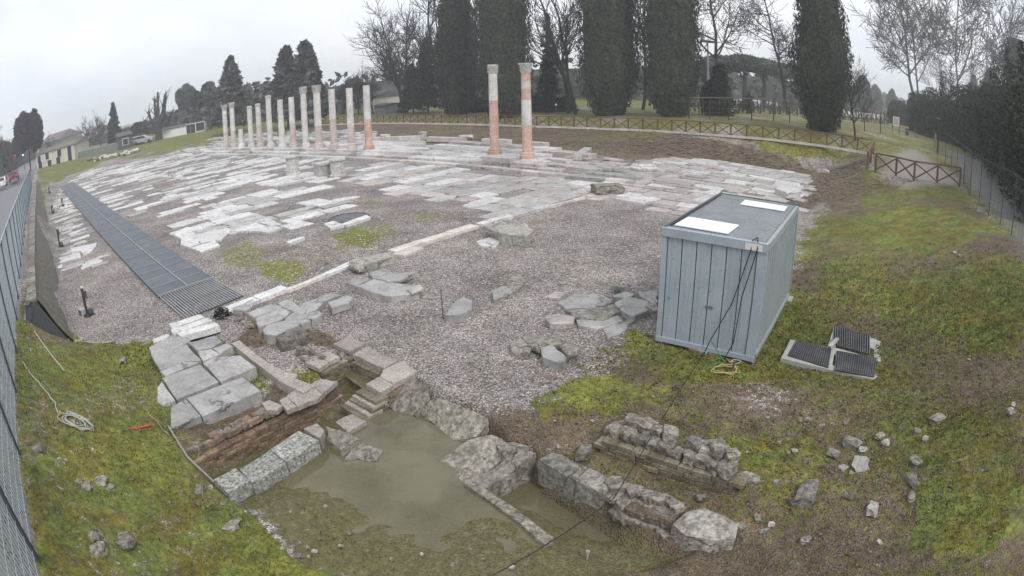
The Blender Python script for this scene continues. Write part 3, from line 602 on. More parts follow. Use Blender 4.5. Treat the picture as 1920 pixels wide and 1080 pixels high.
L_ = [
 ('stone_slab',[(690,510),(720,503),(745,514),(720,524),(698,520)],.14,.16,'slab_wet','small pointed grey slab just in front of the boulder on the kerb','stone slab'),
 ('stone_slab',[(647,528),(672,520),(692,522),(668,535)],.12,.14,'slab_wet','thin grey slab at the left end of the broken slab pile below the boulder','stone slab'),
 ('stone_slab',[(669,536),(700,524),(735,530),(792,536),(785,548),(735,553),(700,547)],.20,.22,'slab_wet','largest thick grey slab of the pile on the gravel below the boulder','stone slab'),
 ('stone_slab',[(705,520),(742,512),(784,508),(752,524),(728,526)],.26,.08,'slab_wet','thin slanted grey flake lying on top of the slab pile below the boulder','stone slab'),
 ('stone_slab',[(762,540),(790,533),(794,540),(772,548)],.26,.06,'slab','small broken flake on the right edge of the thick slab pile','stone slab'),
 ('stone_slab',[(600,553),(625,549),(632,558),(612,562)],.06,.08,'slab','small flat grey slab between the kerb line and the thick paving remnant','stone slab'),
 ('stone_slab',[(833,588),(848,570),(868,556),(887,562),(884,578),(858,589)],.20,.22,'slab_wet','grey wedge shaped stone slab next to the thin iron rod on the gravel','stone slab'),
 ('stone_slab',[(922,545),(940,535),(975,536),(960,548),(925,562)],.10,.14,'slab_wet','long grey slab with the rough piece behind it, in the middle of the gravel','stone slab'),
 ('stone_slab',[(950,530),(958,518),(978,518),(983,530),(968,541),(952,537)],.13,.17,'rock','rough rounded grey stone leaning behind the long slab in mid gravel','stone slab'),
 ('stone_slab',[(615,566),(650,552),(662,556),(655,566),(622,576)],.22,.20,'slab_wet','short thick grey slab at the right end of the paving remnant by the pit','stone slab'),
 ('stone_fragment',[(955,640),(985,632),(1000,645),(990,662),(960,656)],.16,.20,'rock','leftmost broken grey fragment of the small heap near the middle of the gravel','stone fragment'),
 ('stone_fragment',[(978,630),(1010,626),(1030,640),(1012,652),(992,644)],.20,.12,'rock','flat overlapping fragment at the back of the small heap on the gravel','stone fragment'),
 ('stone_fragment',[(1020,632),(1050,630),(1052,642),(1028,646)],.18,.12,'rock','small flat fragment at the upper right of the heap on the gravel','stone fragment'),
 ('stone_fragment',[(1015,650),(1035,645),(1062,668),(1055,680),(1020,668)],.20,.24,'slab_wet','tilted grey block at the front of the small heap on the gravel','stone fragment'),
 ('stone_fragment',[(1048,645),(1065,638),(1087,650),(1082,665),(1062,662)],.22,.24,'rock','pale rough block at the right end of the small heap on the gravel','stone fragment'),
 ('stone_slab',[(1022,594),(1045,586),(1078,592),(1075,604),(1030,606)],.14,.16,'slab_pink','pale brick shaped slab at the left edge of the cracked slab area beside the container','stone slab'),
 ('stone_slab',[(1020,556),(1040,545),(1062,548),(1050,558)],.06,.10,'slab_pink','thin dark slab lying above the left end of the cracked slab area','stone slab'),
]
for nm, pts, z, th, mt, lb, ct in L_: thing_slab(nm, pts, z, th, M[mt], lb, ct, rough=.03, step=.2, cham=.025, tilt=.03)
# cracked slab area beside the container
cr_ = empty('cracked_paving_patch', tuple(at(1130,590,0)), 0, 'patch of dark cracked paving flags on the gravel left of the container', 'paving')
for pts, z in [([(1045,566),(1080,548),(1130,552),(1150,566),(1110,578),(1060,577)],.10),([(1060,580),(1110,580),(1148,570),(1165,582),(1130,598),(1080,596)],.11),([(1152,566),(1175,556),(1215,562),(1222,578),(1190,592),(1168,582)],.16),
               ([(1080,600),(1130,600),(1160,590),(1170,600),(1120,615),(1085,610)],.07),([(1130,616),(1175,600),(1192,596),(1170,618),(1140,636)],.06),([(1195,545),(1232,545),(1232,575),(1212,560)],.22),([(1150,555),(1172,545),(1190,550),(1178,558)],.15)]:
    slab('flag', pxs(pts, z), z, .18, M['slab_wet'] if random.random() < .6 else M['rock'], cr_, rough=.04, step=.16, cham=.02, tilt=.02)
tag(rock('stone', at(1162,548,.0), .16, .14, .14, 0, M['rock']), 'dark round stone at the back edge of the cracked paving patch', 'stone')
tag(rock('stone', at(1225,590,.0), .14, .22, .16, .4, M['rock']), 'dark broken stone tucked against the left foot of the container', 'stone')
tag(rock('capital_fragment', at(1139,362,.05), .62, .42, .30, .2, M['rubble'], 5, 3, .25, amp=.35), 'weathered carved capital fragment lying on the paving at the end of the kerb', 'carved stone')
sc = empty('column_base_stone', tuple(at(1207,318,.1)), 0, 'round pale column base lying on the right part of the paving', 'column base')
MB().lathe([(.74,0),(.80,.06),(.80,.16),(.66,.24),(.66,.3),(.60,.34),(.58,.42)], 18).build('torus', M['slab_white'], sc); MB().lathe([(.55,.42),(.52,.50),(.0,.52)], 18).build('top_disc', M['slab_pink'], sc)
tag(rock('pale_block', at(1478,368,.05), .55, .6, .28, .2, M['slab_white'], 9, 3, .3, amp=.15), 'large pale block behind the rear right corner of the container roof', 'stone block')
tag(rock('stone', at(1555,325,.1), .45, .35, .18, .2, M['slab_white'], 11, 2, .3), 'pale stone alone on the bank at the right end of the paving', 'stone')
# well opening with its rim
we = empty('well', tuple(at(655,410,.05)), 0, 'dark round well opening with a thin metal rim set in the gravel', 'well')
MB().lathe([(.86,-.3),(.86,.06),(.80,.06),(.80,-.1)], 28).build('rim', M['steel_dark'], we); MB().lathe([(.79,-.12),(.79,.045),(.05,.05)], 28).build('cover', M['steel_dark'], we)
# altars and stumps standing on the paving
def altar(px, py, top, w_, label, kind):
    b = gp(px, py); h = ang_h(b, (px, top)); o = empty('stone_pedestal', tuple(b), .7, label, 'pedestal')
    if kind == 'hex': MB().lathe([(w_*.55,-.05),(w_*.55,.12),(w_*.48,.16),(w_*.46,h-.22),(w_*.56,h-.16),(w_*.56,h-.08),(w_*.2,h)], 8).build('shaft', M['limestone'], o)
    else:
        MB().box((0,0,h/2-.08), (w_*.86, w_*.86, h-.16)).build('shaft', M['limestone'], o); MB().box((0,0,h-.07), (w_*1.05, w_*1.0, .14)).build('cap', M['limestone'], o)
        if kind == 'relief':
            mb = MB()
            for k in range(6): mb.tube([(-.35*w_+k*.13*w_, -.435*w_, h*.15), (-.3*w_+k*.13*w_+.05, -.46*w_, h*.5), (-.36*w_+k*.13*w_, -.44*w_, h*.75)], .05*w_, 5)
            mb.build('relief_carving', M['limestone'], o)
    return o
altar(550,328,290,1.0,'tall six sided stone pedestal, leftmost of the three standing on the square','hex'); altar(607,330,304,1.05,'low square pedestal with relief carving between the two taller pedestals','relief'); altar(634,331,295,1.0,'tall round pedestal beside the carved low one, rightmost of the three','hex')
altar(322,333,318,.75,'small rounded stone stump alone among the worn paving strips at left','hex'); altar(793,262,247,.55,'pale stone stump on the rear terrace edge, between colonnade and column pair','box'); altar(667,366,354,.10,'small thin marker peg standing in the gravel near the left paving','box')
tag(rock('carved_stone', at(723,262,.2), .45, .35, .3, .2, M['limestone'], 4, 2, .1, amp=.4), 'ring shaped carved stone on the rear edge of the terrace right of the colonnade', 'carved stone')
tag(rock('carved_stone', at(874,261,.35), .6, .35, .22, -.4, M['limestone'], 8, 2, .1, amp=.5), 'low carved stone on the terrace edge just left of the left brick column', 'carved stone')

def slab3(name, pts, th, mat, parent=None, **k):
    P_ = [at(*q) for q in pts]; zs = [q[2] for q in P_]; zt = sum(zs)/len(zs); V, F, c = slab_geo([q[:2] for q in P_], zt, th, zs=zs, **k)
    if parent is not None: c = tuple(np.array(c)-np.array(parent.location))
    return MB().add(V, F).build(name, mat, parent, c)

# ------------------------------------------------------------------ old walls round the pit
def brick_row(parent, a, b, z0, z1, mat, L=.26, H=.075, depth=.14, back=None, limit=999, wob=.012):
    """courses of single bricks along the line a-b between heights z0 and z1; a mortar core stands behind them"""
    a = np.array(a[:2], float); b = np.array(b[:2], float); d = b-a; T = np.hypot(*d); d = d/T; nrm = np.array([-d[1], d[0]]); yaw = math.atan2(d[1], d[0]); n = 0
    z = z1-H; r = 0; pl = parent.location
    meshes = []
    for k in range(6):
        V, F, _ = slab_geo([(-.5*L,-depth/2),(.5*L,-depth/2),(.5*L,depth/2),(-.5*L,depth/2)], 0, H-.014, rough=.012, step=.12, cham=.008); mb = MB().add(V, F); me = bpy.data.meshes.new('brick'); me.from_pydata(mb.v, [], mb.f); me.materials.append(mat); meshes.append(me)
    while z > z0-H*.5 and n < limit:
        u = -(L/2 if r % 2 else 0)+random.uniform(-.03, .03)
        while u < T-.05:
            l = L*random.uniform(.75, 1.1); c = a+d*(u+l/2)+nrm*random.uniform(-wob, wob)
            if u+l/2 > 0 and u+l/2 < T:
                o = link('brick', random.choice(meshes), None, parent, (c[0]-pl[0], c[1]-pl[1], z+H-.007-pl[2])); o.rotation_euler = (0, 0, yaw+random.uniform(-.03, .03)); o.scale = (l/L-.03, 1, 1); n += 1
            u += l
        z -= H; r += 1
    th = depth
    MB().box(((a[0]+b[0])/2+nrm[0]*(0)-pl[0], (a[1]+b[1])/2+nrm[1]*0-pl[1], (z0+z1)/2-.01-pl[2]), (T*.995, depth*.80, z1-z0-.03), yaw).build('mortar_core', M['mortar'], parent)
    return n
W = lambda px, py, z: at(px, py, z)
# wall with the sloping rim, left of the pit
w1 = empty('brick_wall', tuple(W(500,780,-.1)), 0, 'long brick retaining wall with stepped top running below the platform of large slabs', 'brick wall')
brick_row(w1, W(352,856,-.06), W(628,721,-.06), -.92, -.16, M['brick'], L=.30, H=.072)
for i_ in range(17):
    for r_i in range(2):
        if r_i and random.random() < .25: continue
        t_ = (i_+.5*r_i)/17; p_ = lerp(W(350,853,-.03), W(528,766,-.03), t_)[:2]; dd_ = W(528,766,-.03)[:2]-W(350,853,-.03)[:2]; dd_ = dd_/np.hypot(*dd_); nn_ = np.array([-dd_[1], dd_[0]])*(.08+.15*r_i); p_ = p_+nn_; a_ = .095
        slab('brick', [p_-dd_*a_-nn_*.35, p_+dd_*a_-nn_*.35, p_+dd_*a_+nn_/np.hypot(*nn_)*.06, p_-dd_*a_+nn_/np.hypot(*nn_)*.06], -.02+random.uniform(-.03,.03), .10, M[random.choice(['brick','rubble','brick_moss','rock_moss'])], w1, rough=.012, step=.1, cham=.01, tilt=.06)
for pts, z in [([(492,758),(505,752),(530,762),(520,772),(500,770)],0),
               ([(524,752),(540,745),(557,764),(538,771)],-.02),([(538,744),(556,732),(594,750),(558,765)],0),([(556,742),(590,716),(632,716),(592,752)],-.02),([(588,724),(603,712),(630,718),(604,740)],0)]:
    slab('coping_stone', pxs(pts, z), z+.03, .10, M['brick' if pts[0][0] < 480 else 'coping'], w1, rough=.02, step=.15, cham=.010)
# low block row in front of it
w2 = empty('low_wall', tuple(W(500,860,-.1)), 0, 'low lichen covered wall of long flat blocks between the brick wall and the water', 'low wall')
for pts, mt in [([(400,899),(440,876),(469,900),(427,924)],'lichen'),([(450,879),(505,843),(536,866),(474,905)],'lichen'),([(506,842),(560,807),(598,825),(537,865)],'lichen'),([(569,802),(594,793),(608,806),(599,822)],'coping')]:
    slab('block', pxs(pts, -.05), -.05, .60, M[mt], w2, rough=.012, step=.2, cham=.012)
# wall of long brick bar beside the platform
w3 = empty('brick_bar', tuple(W(520,680,0)), 0, 'long narrow reddish brick kerb running diagonally between the slab platform and the pit', 'brick kerb')
for pts in [[(434,643),(448,637),(478,662),(464,668)],[(464,668),(478,662),(508,683),(494,691)],[(494,691),(508,683),(535,696),(522,712)],[(521,712),(534,697),(558,700),(550,708),(590,722),(568,736)]]: slab('brick_block', pxs(pts, .06), .06, .42, M['coping'], w3, rough=.008, step=.25, cham=.012)
# walls of the central well of the pit
w4 = empty('brick_wall', tuple(W(640,670,0)), 0, 'stepped brick wall with pale flat coping stones on the far side of the square pit', 'brick wall')
for pts in [[(625,644),(653,631),(686,643),(656,658)],[(595,667),(614,657),(637,668),(617,678)],[(572,679),(594,668),(616,678),(598,690)]]: slab('coping_stone', pxs(pts, .04), .04, .10, M['coping'], w4, rough=.01, step=.25, cham=.012)
brick_row(w4, W(600,692,.0), W(660,662,.0), -.86, -.07, M['brick_moss'], L=.28, H=.075)
w5 = empty('brick_wall', tuple(W(700,680,0)), 0, 'brick wall topped by a long pale slab on the gravel side of the square pit', 'brick wall')
for pts in [[(662,665),(688,650),(745,676),(720,691)],[(719,693),(755,677),(783,696),(737,720),(713,706)],[(686,720),(712,706),(737,721),(714,736)]]: slab('coping_stone', pxs(pts, .04), .05, .12, M['coping'], w5, rough=.012, step=.25, cham=.012)
brick_row(w5, W(664,669,.0), W(720,697,.0), -.86, -.07, M['brick_moss'], L=.28, H=.075)
brick_row(w5, W(712,738,.0), W(690,724,.0), -.86, -.07, M['brick_moss'], L=.26, H=.075); brick_row(w5, W(780,701,.0), W(716,739,.0), -.8, -.07, M['brick'], L=.28, H=.075)
w6 = empty('stepped_bricks', tuple(W(690,750,-.5)), 0, 'crumbling stepped brick courses going down into the water below the pale corner slab', 'brick steps')
for k, (px, py, z, L) in enumerate([(697,738,-.06,.62),(692,746,-.13,.66),(688,753,-.19,.7),(681,761,-.25,.75),(674,769,-.31,.8)]):
    c = W(px, py, z); d = np.array([-.80,-.60]) if 0 else VK*-1
    for q in range(3): p_ = c[:2]+d*(q-1)*(L/3); slab('brick', [p_+d*(-L/6)+UK*-.16, p_+d*(L/6)+UK*-.16, p_+d*(L/6)+UK*.16, p_+d*(-L/6)+UK*.16], z, .11, M['coping' if k % 2 else 'brick_moss'], w6, rough=.02, step=.2, cham=.01)
lst = [('stone_slab',[(628,788),(662,773),(687,788),(651,809)],-.22,.3,'coping','flat square slab at the waterline between the stepped bricks and the low wall','stone slab'),
 ('stone_slab',[(609,797),(640,806),(671,819),(637,842),(614,822)],-.16,.3,'rock_moss','rough mossy slab at the waterline right of the low wall','stone slab'),
 ('stone_slab',[(644,858),(655,838),(680,826),(718,843),(705,863)],-.28,.3,'rock_moss','flat stone half sunk in the murky water in front of the low wall','stone slab'),
 ('stone_slab',[(930,832),(960,826),(1000,838),(968,836),(945,850)],-.05,.25,'rock','thin broken slab on the gravel edge behind the long bridging slab','stone slab')]
tag(slab3('stone_slab', [(817,866,-.33),(850,842,-.27),(880,822,-.22),(925,812,-.12),(966,833,-.16),(918,878,-.24),(876,905,-.28),(845,886,-.34)], .4, M['rock_moss'], rough=.03, step=.15, cham=.03), 'broad flat slab sloping into the water below the gravel edge', 'stone slab')
tag(slab3('stone_slab', [(878,907,-.26),(920,879,-.22),(969,835,-.14),(1004,846,-.10),(950,888,-.22),(911,912,-.26)], .7, M['rock'], rough=.03, step=.15, cham=.03), 'long pale slab bridging the pit in front of the right hand basin', 'stone slab')
for nm, pts, z, th, mt, lb, ct in lst: thing_slab(nm, pts, z, th, M[mt], lb, ct, rough=.035, step=.18, cham=.03, tilt=.03)
tag(slab3('boulder', [(730,757,-.20),(745,728,-.06),(777,703,.06),(806,727,.05),(806,743,-.02),(782,772,-.22),(755,775,-.30)], .7, M['rock_moss'], rough=.05, step=.15, cham=.06), 'large veined boulder at the pit edge right of the pale corner slab', 'boulder')
bk = slab3('boulder', [(784,768,-.20),(796,752,-.06),(813,742,.06),(868,756,.07),(914,781,.05),(906,800,-.06),(891,816,-.18),(850,818,-.25),(815,792,-.26)], .6, M['rock_moss'], rough=.05, step=.2, cham=.06); tag(bk, 'broad flat topped boulder between the veined boulder and the gravel corner', 'boulder')
# right hand wall of the basin
w7 = empty('stone_wall', tuple(W(1080,900,0)), 0, 'squared stone wall with a rough flat top on the right side of the flooded basin', 'stone wall')
slab('block', pxs([(1010,860),(1034,846),(1053,850),(1102,874),(1078,898),(1036,876)], .0), .0, .5, M['rock'], w7, rough=.03, step=.2, cham=.03); slab('block', pxs([(1104,875),(1152,901),(1135,925),(1080,899)], .0), .01, .5, M['rock'], w7, rough=.03, step=.2, cham=.03)
slab('ledge', pxs([(1034,902),(1070,905),(1128,940),(1132,962),(1110,958)], -.52), -.50, .6, M['rock_moss'], w7, rough=.02, step=.2)
w8 = struct('sunken_rim')
slab('rim_block', pxs([(868,905),(886,900),(935,935),(925,945)], -.27), -.26, .7, M['rock_moss'], w8, rough=.03, step=.2); slab('rim_block', pxs([(926,945),(936,934),(985,968),(975,982)], -.27), -.26, .7, M['rock_moss'], w8, rough=.03, step=.2); slab('rim_block', pxs([(976,982),(986,968),(1038,1008),(1024,1022)], -.27), -.26, .7, M['rock_moss'], w8, rough=.03, step=.2)
w9 = empty('rubble_wall', tuple(W(1200,940,-.1)), 0, 'collapsed wall of mortared rubble between the squared wall and the big front boulder', 'rubble wall')
for k in range(44):
    t = (k % 11)/10; s = (k//11)/3; a = W(1150+t*120, 905+t*42, .02); b = W(1160+t*95, 950+t*30, -.12)
    p_ = lerp(a, b, s); V, F = rock_geo(random.uniform(.08,.17), random.uniform(.07,.13), random.uniform(.06,.10), 1, .35, random.random()*50)
    o = MB().add(V, F).build('stone', M['rock_moss'] if random.random() < .5 else M['rubble'], w9, (p_[0]-w9.location[0]+random.uniform(-.05,.05), p_[1]-w9.location[1]+random.uniform(-.05,.05), p_[2]-.02-w9.location[2]-s*.12)); o.rotation_euler = (0, 0, random.uniform(0, 3))
slab('rubble_core', pxs([(1138,925),(1158,898),(1285,938),(1262,985),(1200,958)], -.05), -.05, .8, M['mortar'], w9, rough=.05, step=.2, cham=.06)
bb = slab('boulder', pxs([(1262,975),(1290,952),(1322,946),(1388,976),(1380,1000),(1338,1008),(1290,995)], .06), .07, .85, M['rock'], None, rough=.05, step=.2, cham=.08, tilt=.03); tag(bb, 'big pitted boulder at the front corner, largest stone at the bottom of the scene', 'boulder')
# short wall with rubble on top, right foreground
w10 = empty('brick_wall', tuple(W(1260,860,.1)), 0, 'short low wall of squared blocks carrying a row of loose rubble stones', 'brick wall')
brick_row(w10, W(1135,822,.08), W(1385,908,.02), -.40, .13, M['brick_moss'], L=.30, H=.095, depth=.26)
k = 0
for i in range(10):
    t = i/9; a = W(1165+t*205, 792+t*72, .22); nn = np.array([.5, .86])
    for s in range(2 if i % 5 else 1):
        q = a[:2]+nn*(s*.21-.22); sz = random.uniform(.095, .135); o = rock('rubble_stone', (q[0], q[1], .13+s*.10), sz*random.uniform(1,1.3), sz, sz*random.uniform(.8,1.1), random.uniform(0, 3), M[random.choice(['rubble','rubble','rock_moss'])], None, 2, .25, amp=.38)
        tag(o, '%s loose stone from the left in the %s row on top of the short wall' % (['first','second','third','fourth','fifth','sixth','seventh','eighth','ninth','tenth','eleventh','twelfth','thirteenth'][i], ['front','rear'][1-s if 0 else s]), 'stone', 'rubble stones on top of the short wall'); k += 1
for pts, lb in [([(1378,888),(1402,880),(1428,892),(1425,902),(1398,900)],'flat pale stone on the moss past the right end of the short wall'),([(1130,808),(1148,790),(1190,782),(1200,788),(1170,802),(1150,815)],'flat brown flagstone at the left end of the short wall'),
                ([(1080,850),(1092,828),(1110,832),(1104,848)],'upright brown stone between the gravel corner and the short wall')]: thing_slab('flat_stone', pts, .08, .16, M['rubble'], lb, 'stone', rough=.03, step=.15, cham=.02, tilt=.05)

# ------------------------------------------------------------------ platform of large slabs and paving remnant by the grating
pf = empty('slab_platform', tuple(W(380,700,0)), 0, 'platform of large worn pale flagstones between the mossy bank and the brick kerb', 'stone platform')
for pts, z, th in [([(279,651),(318,630),(346,628),(358,640),(335,650),(284,666)],.08,.2),([(284,667),(318,652),(350,646),(378,676),(342,678),(300,694)],.08,.2),([(353,643),(402,629),(417,640),(397,651),(369,657)],.10,.25),([(371,658),(397,654),(413,664),(380,676)],.10,.25),([(399,653),(426,643),(436,648),(412,663)],.11,.25),
                   ([(300,696),(342,679),(373,678),(310,705)],.08,.2),([(304,708),(375,683),(410,715),(331,749)],.10,.3),([(381,681),(400,669),(450,666),(480,688),(414,715)],.10,.3),([(295,726),(304,716),(328,750),(303,758),(294,752)],.09,.25),
                   ([(350,746),(456,706),(488,732),(380,780)],.12,.42),([(319,775),(321,762),(348,747),(376,779),(320,803)],.11,.42)]:
    slab('flagstone', pxs(pts, z), z, th, M['slab_wet' if random.random() < .55 else 'slab'], pf, rough=.010, step=.22, cham=.012, tilt=.004)
tag(slab('soil_bank', pxs([(322,805),(378,785),(490,740),(500,752),(420,800),(350,845),(335,835)], -.2), -.16, .5, M['mortar'], None, rough=.04, step=.2, cham=.08), 'strip of brown soil and brick rubble between the slab platform and the brick wall', 'soil bank')
for pts, z, lb in [([(285,636),(316,625),(320,632),(288,642)],.06,'thin grey stone bar at the rear left corner of the slab platform'),([(316,606),(330,603),(336,612),(322,618)],.12,'small white stone at the left end of the white blocks below the grating'),
                   ([(331,603),(374,588),(384,593),(334,610)],.16,'white stone bar directly below the end of the metal grating'),([(320,618),(392,594),(398,600),(325,624)],.17,'moulded white stone bar, middle one of the three below the grating'),([(330,622),(405,604),(412,609),(340,630)],.14,'moulded white stone bar nearest the platform, right of the moss')]:
    thing_slab('stone_bar', pts, z, .18, M['slab_white'], lb, 'stone bar', rough=.012, step=.3, cham=.015)
rm = empty('paving_remnant', tuple(W(540,590,0)), 0, 'thick remnant of Roman road paving with dark polished flags beside the pit', 'stone paving')
for pts, z, th in [([(462,586),(505,570),(530,573),(528,577),(476,594)],.16,.3),([(480,595),(530,577),(545,584),(527,598),(484,612)],.17,.4),([(520,567),(545,560),(560,574),(544,580),(528,574)],.16,.3),([(493,618),(500,609),(530,600),(575,598),(582,600),(515,628),(498,626)],.20,.5),
                   ([(532,600),(548,585),(575,592),(576,597)],.18,.4),([(546,581),(575,568),(606,566),(592,580),(562,590)],.17,.4),([(560,572),(590,560),(630,550),(640,552),(600,566)],.15,.3),([(562,590),(598,582),(604,588),(584,599),(576,597)],.19,.5),([(428,580),(475,560),(472,575),(460,582)],.12,.3)]:
    slab('flagstone', pxs(pts, z), z, th, M['slab_wet'], rm, rough=.025, step=.18, cham=.02, tilt=.012)
slab('rubble_core', pxs([(468,595),(560,575),(604,590),(590,606),(520,632),(492,622)], .05), .04, .5, M['mortar'], rm, rough=.05, step=.2, cham=.04)
for k in range(30):
    t = random.random(); a = lerp(W(440,592,0), W(600,690,-.05), t); V, F = rock_geo(random.uniform(.06,.14), random.uniform(.05,.1), random.uniform(.05,.09), 1, .4, random.random()*50)
    MB().add(V, F).build('rubble_stone', M['rubble'] if k % 2 else M['rock_moss'], rm, (a[0]-rm.location[0]+random.uniform(-.25,.25), a[1]-rm.location[1]+random.uniform(-.15,.25), .0+random.uniform(-.05,.05)))
tag(rock('stone_block', W(552,652,-.1), .36, .20, .24, .55, M['rubble'], 31, 2, .4, amp=.25, flat=0), 'squared rough block below the thick paving remnant at the head of the pit', 'stone block')

# water in the pit
WZ = -.32
wp = poly([(600,835),(640,800),(668,770),(690,735),(640,700),(620,690),(650,662),(730,690),(770,740),(800,790),(880,830),(950,850),(1000,850),(910,912),(868,905),(1030,1015),(990,1110),(700,1180),(520,1140),(440,1010),(415,940),(470,905),(540,865)], WZ)
wp2 = poly([(880,900),(1003,848),(1032,868),(1134,925),(1197,965),(1260,1000),(1200,1060),(1100,1060),(1030,1010),(930,938)], -.62)
V = [(p[0], p[1], WZ) for p in wp]; me = bpy.data.meshes.new('water'); me.from_pydata(V, [], [tuple(range(len(V)))]); me.update(); link('water', me, M['water'], kind='structure')
V = [(p[0], p[1], -.62) for p in wp2]; me = bpy.data.meshes.new('water'); me.from_pydata(V, [], [tuple(range(len(V)))]); me.update(); link('water', me, M['water'], kind='structure')

# ------------------------------------------------------------------ container
cx, cy, cyaw, cw_, cl_, chh = 2.0633*2.51, 5.07*2.51, -.6096, .8803*2.51, 1.7646*2.51, 2.50
CB = empty('shipping_container', (cx, cy, .0), cyaw, 'pale blue grey steel site container standing on timber blocks at the edge of the gravel', 'container')
def cbox(name, c, d, mat, parent=CB): return MB().box(c, d).build(name, M[mat], parent)
z0 = .06
hw, hl = cw_/2, cl_/2
cbox('front_frame', (0,-hl+.03,z0+.05), (cw_,.10,.10), 'cont'); cbox('top_rail', (0,-hl+.03,chh-.08), (cw_,.12,.17), 'cont')
cbox('corner_post', (-hw+.05,-hl+.05,1.25), (.11,.11,2.26), 'cont'); cbox('corner_post', (hw-.10,-hl+.05,1.25), (.20,.11,2.26), 'cont')
cbox('corner_post', (-hw+.05,hl-.05,1.25), (.11,.11,2.26), 'cont_side'); cbox('corner_post', (hw-.05,hl-.05,1.25), (.11,.11,2.26), 'cont_side')
n_p = 6; x0, x1 = -hw+.115, hw-.21; pw = (x1-x0)/n_p
for i in range(n_p):
    mb = MB(); mb.box((x0+pw*(i+.5), -hl+.045, 1.245), (pw-.022, .05, 2.24)); mb.box((x0+pw*(i+.5), -hl+.016, 1.245), (pw*.30, .008, 2.22)); mb.build('front_panel', M['cont'], CB)
cbox('front_backing', (0,-hl+.09,1.25), (cw_-.1,.03,2.3), 'steel_dark')
mb = MB(); nc = 15                                           # corrugated long sides
for sx in (1, -1):
    mb = MB(); V = []; yy = -hl+.12
    step = (cl_-.24)/nc; prof = []
    for i in range(nc): prof += [(yy, 0), (yy+step*.35, 0), (yy+step*.42, -.075), (yy+step*.93, -.075)]; yy += step
    prof.append((yy, 0)); V = []
    for y, o in prof: V += [(sx*(hw-.02+o), y, .16), (sx*(hw-.02+o), y, 2.34)]
    mb.add(V, [(2*i, 2*i+2, 2*i+3, 2*i+1) for i in range(len(prof)-1)]); mb.build('side_wall', M['cont_side'], CB)
    cbox('bottom_rail', (sx*(hw-.05), 0, z0+.05), (.12, cl_-.02, .11), 'cont_side'); cbox('roof_rail', (sx*(hw-.035), .0, chh-.09), (.085, cl_-.14, .15), 'cont_side')
cbox('rear_wall', (0,hl-.04,1.22), (cw_-.1,.06,2.3), 'cont_side'); cbox('rear_rail', (0, hl-.03, chh-.06), (cw_, .07, .13), 'steel_dark')
mb = MB(); V = []; prof = []; yy = -hl+.10; nr = 34; step = (cl_-.18)/nr     # ribbed roof
for i in range(nr): prof += [(yy, 0), (yy+step*.5, 0), (yy+step*.62, .024), (yy+step*.88, .024)]; yy += step
for y, o in prof: V += [(-hw+.09, y, chh-.03+o), (hw-.09, y, chh-.03+o)]
mb.add(V, [(2*i, 2*i+1, 2*i+3, 2*i+2) for i in range(len(prof)-1)]); mb.build('roof_sheet', M['cont_roof'], CB)
cbox('roof_rim', (-hw+.03, .03, chh+.01), (.04, cl_-.06, .04), 'steel')
for i in range(30): pass
mb = MB()
for i in range(30): mb.box((-hw+.085, -hl+.3+i*(cl_-.5)/30, chh+.004), (.05, .05, .02))
mb.build('roof_studs', M['steel_dark'], CB, kind='stuff')
cbox('label_plate', (hw-.28, -hl-.034, chh-.09), (.36,.006,.13), 'sign_white'); cbox('handle', (0.0,-hl+.008,1.02), (.16,.012,.05), 'steel')
for sx, sy in ((-1,-1),(1,-1),(1,1),(-1,1)): cbox('corner_fitting', (sx*(hw-.07), sy*(hl-.07)+(.005*sy), .10), (.16,.16,.13), 'cont')
def cpt(x, y, z): c, s = math.cos(cyaw), math.sin(cyaw); return (cx+c*x-s*y, cy+s*x+c*y, z)
for (x, y, d, lb) in [(-hw+.12,-hl+.12,(.30,.35,.22),'dark timber block under the front left corner of the container'),(hw-.2,-hl+.12,(.32,.3,.18),'dark timber block under the front right corner of the container'),(hw-.1,hl-.25,(.45,.4,.16),'block under the rear right corner of the container'),(-hw+.15,hl-.25,(.3,.3,.2),'block under the hidden rear left corner of the container')]:
    p_ = cpt(x, y, 0); g = gz(p_[0], p_[1]); o = MB().box((0,0,.0), (d[0], d[1], .14)).box((.02,.01,-.10), (d[0]*1.1, d[1]*.9, .12)).build('timber_block', M['wood_dark'] if 'front' in lb else M['concrete'], None, (p_[0], p_[1], -.02)); o.rotation_euler[2] = cyaw; tag(o, lb, 'support block')
for x, lb, mt in [(-.22,'flat reddish brick wedged under the front edge of the container, left one','brick'),(-.02,'grey concrete brick standing under the middle of the container front','concrete'),(.22,'dark brick wedged under the front edge of the container, right one','brick')]:
    p_ = cpt(x, -hl+.02, -.0); o = MB().box((0,0,0), (.22,.16,.10 if x != -.02 else .14)).build('brick', M[mt], None, p_); o.rotation_euler[2] = cyaw+random.uniform(-.3,.3); tag(o, lb, 'brick')
for c, d, rz, lb in [((-.36,-1.52),(1.16,.85),-.03,'white rectangular board lying on the front left corner of the container roof'),((.30,1.36),(1.15,.62),.02,'white rectangular board lying near the rear of the container roof')]:
    p_ = cpt(c[0], c[1], chh+.012); o = MB().box((0,0,0), (*d, .02)).build('white_board', M['white_sheet'], None, p_); o.rotation_euler[2] = cyaw+rz; tag(o, lb, 'board')
mb = MB(); mb.tube([cpt(hw-.28,-hl+.25,chh+.03), cpt(hw-.32,-hl+.02,chh+.04), cpt(hw-.33,-hl-.05,chh-.15), cpt(hw-.62,-hl-.06,1.2), cpt(hw-.98,-hl-.08,.35), cpt(hw-1.08,-hl-.12,.02)], .011, 6)
tag(mb.build('black_hose', M['rubber'], None), 'thin black hose hanging slanted across the container front to the ground', 'hose')
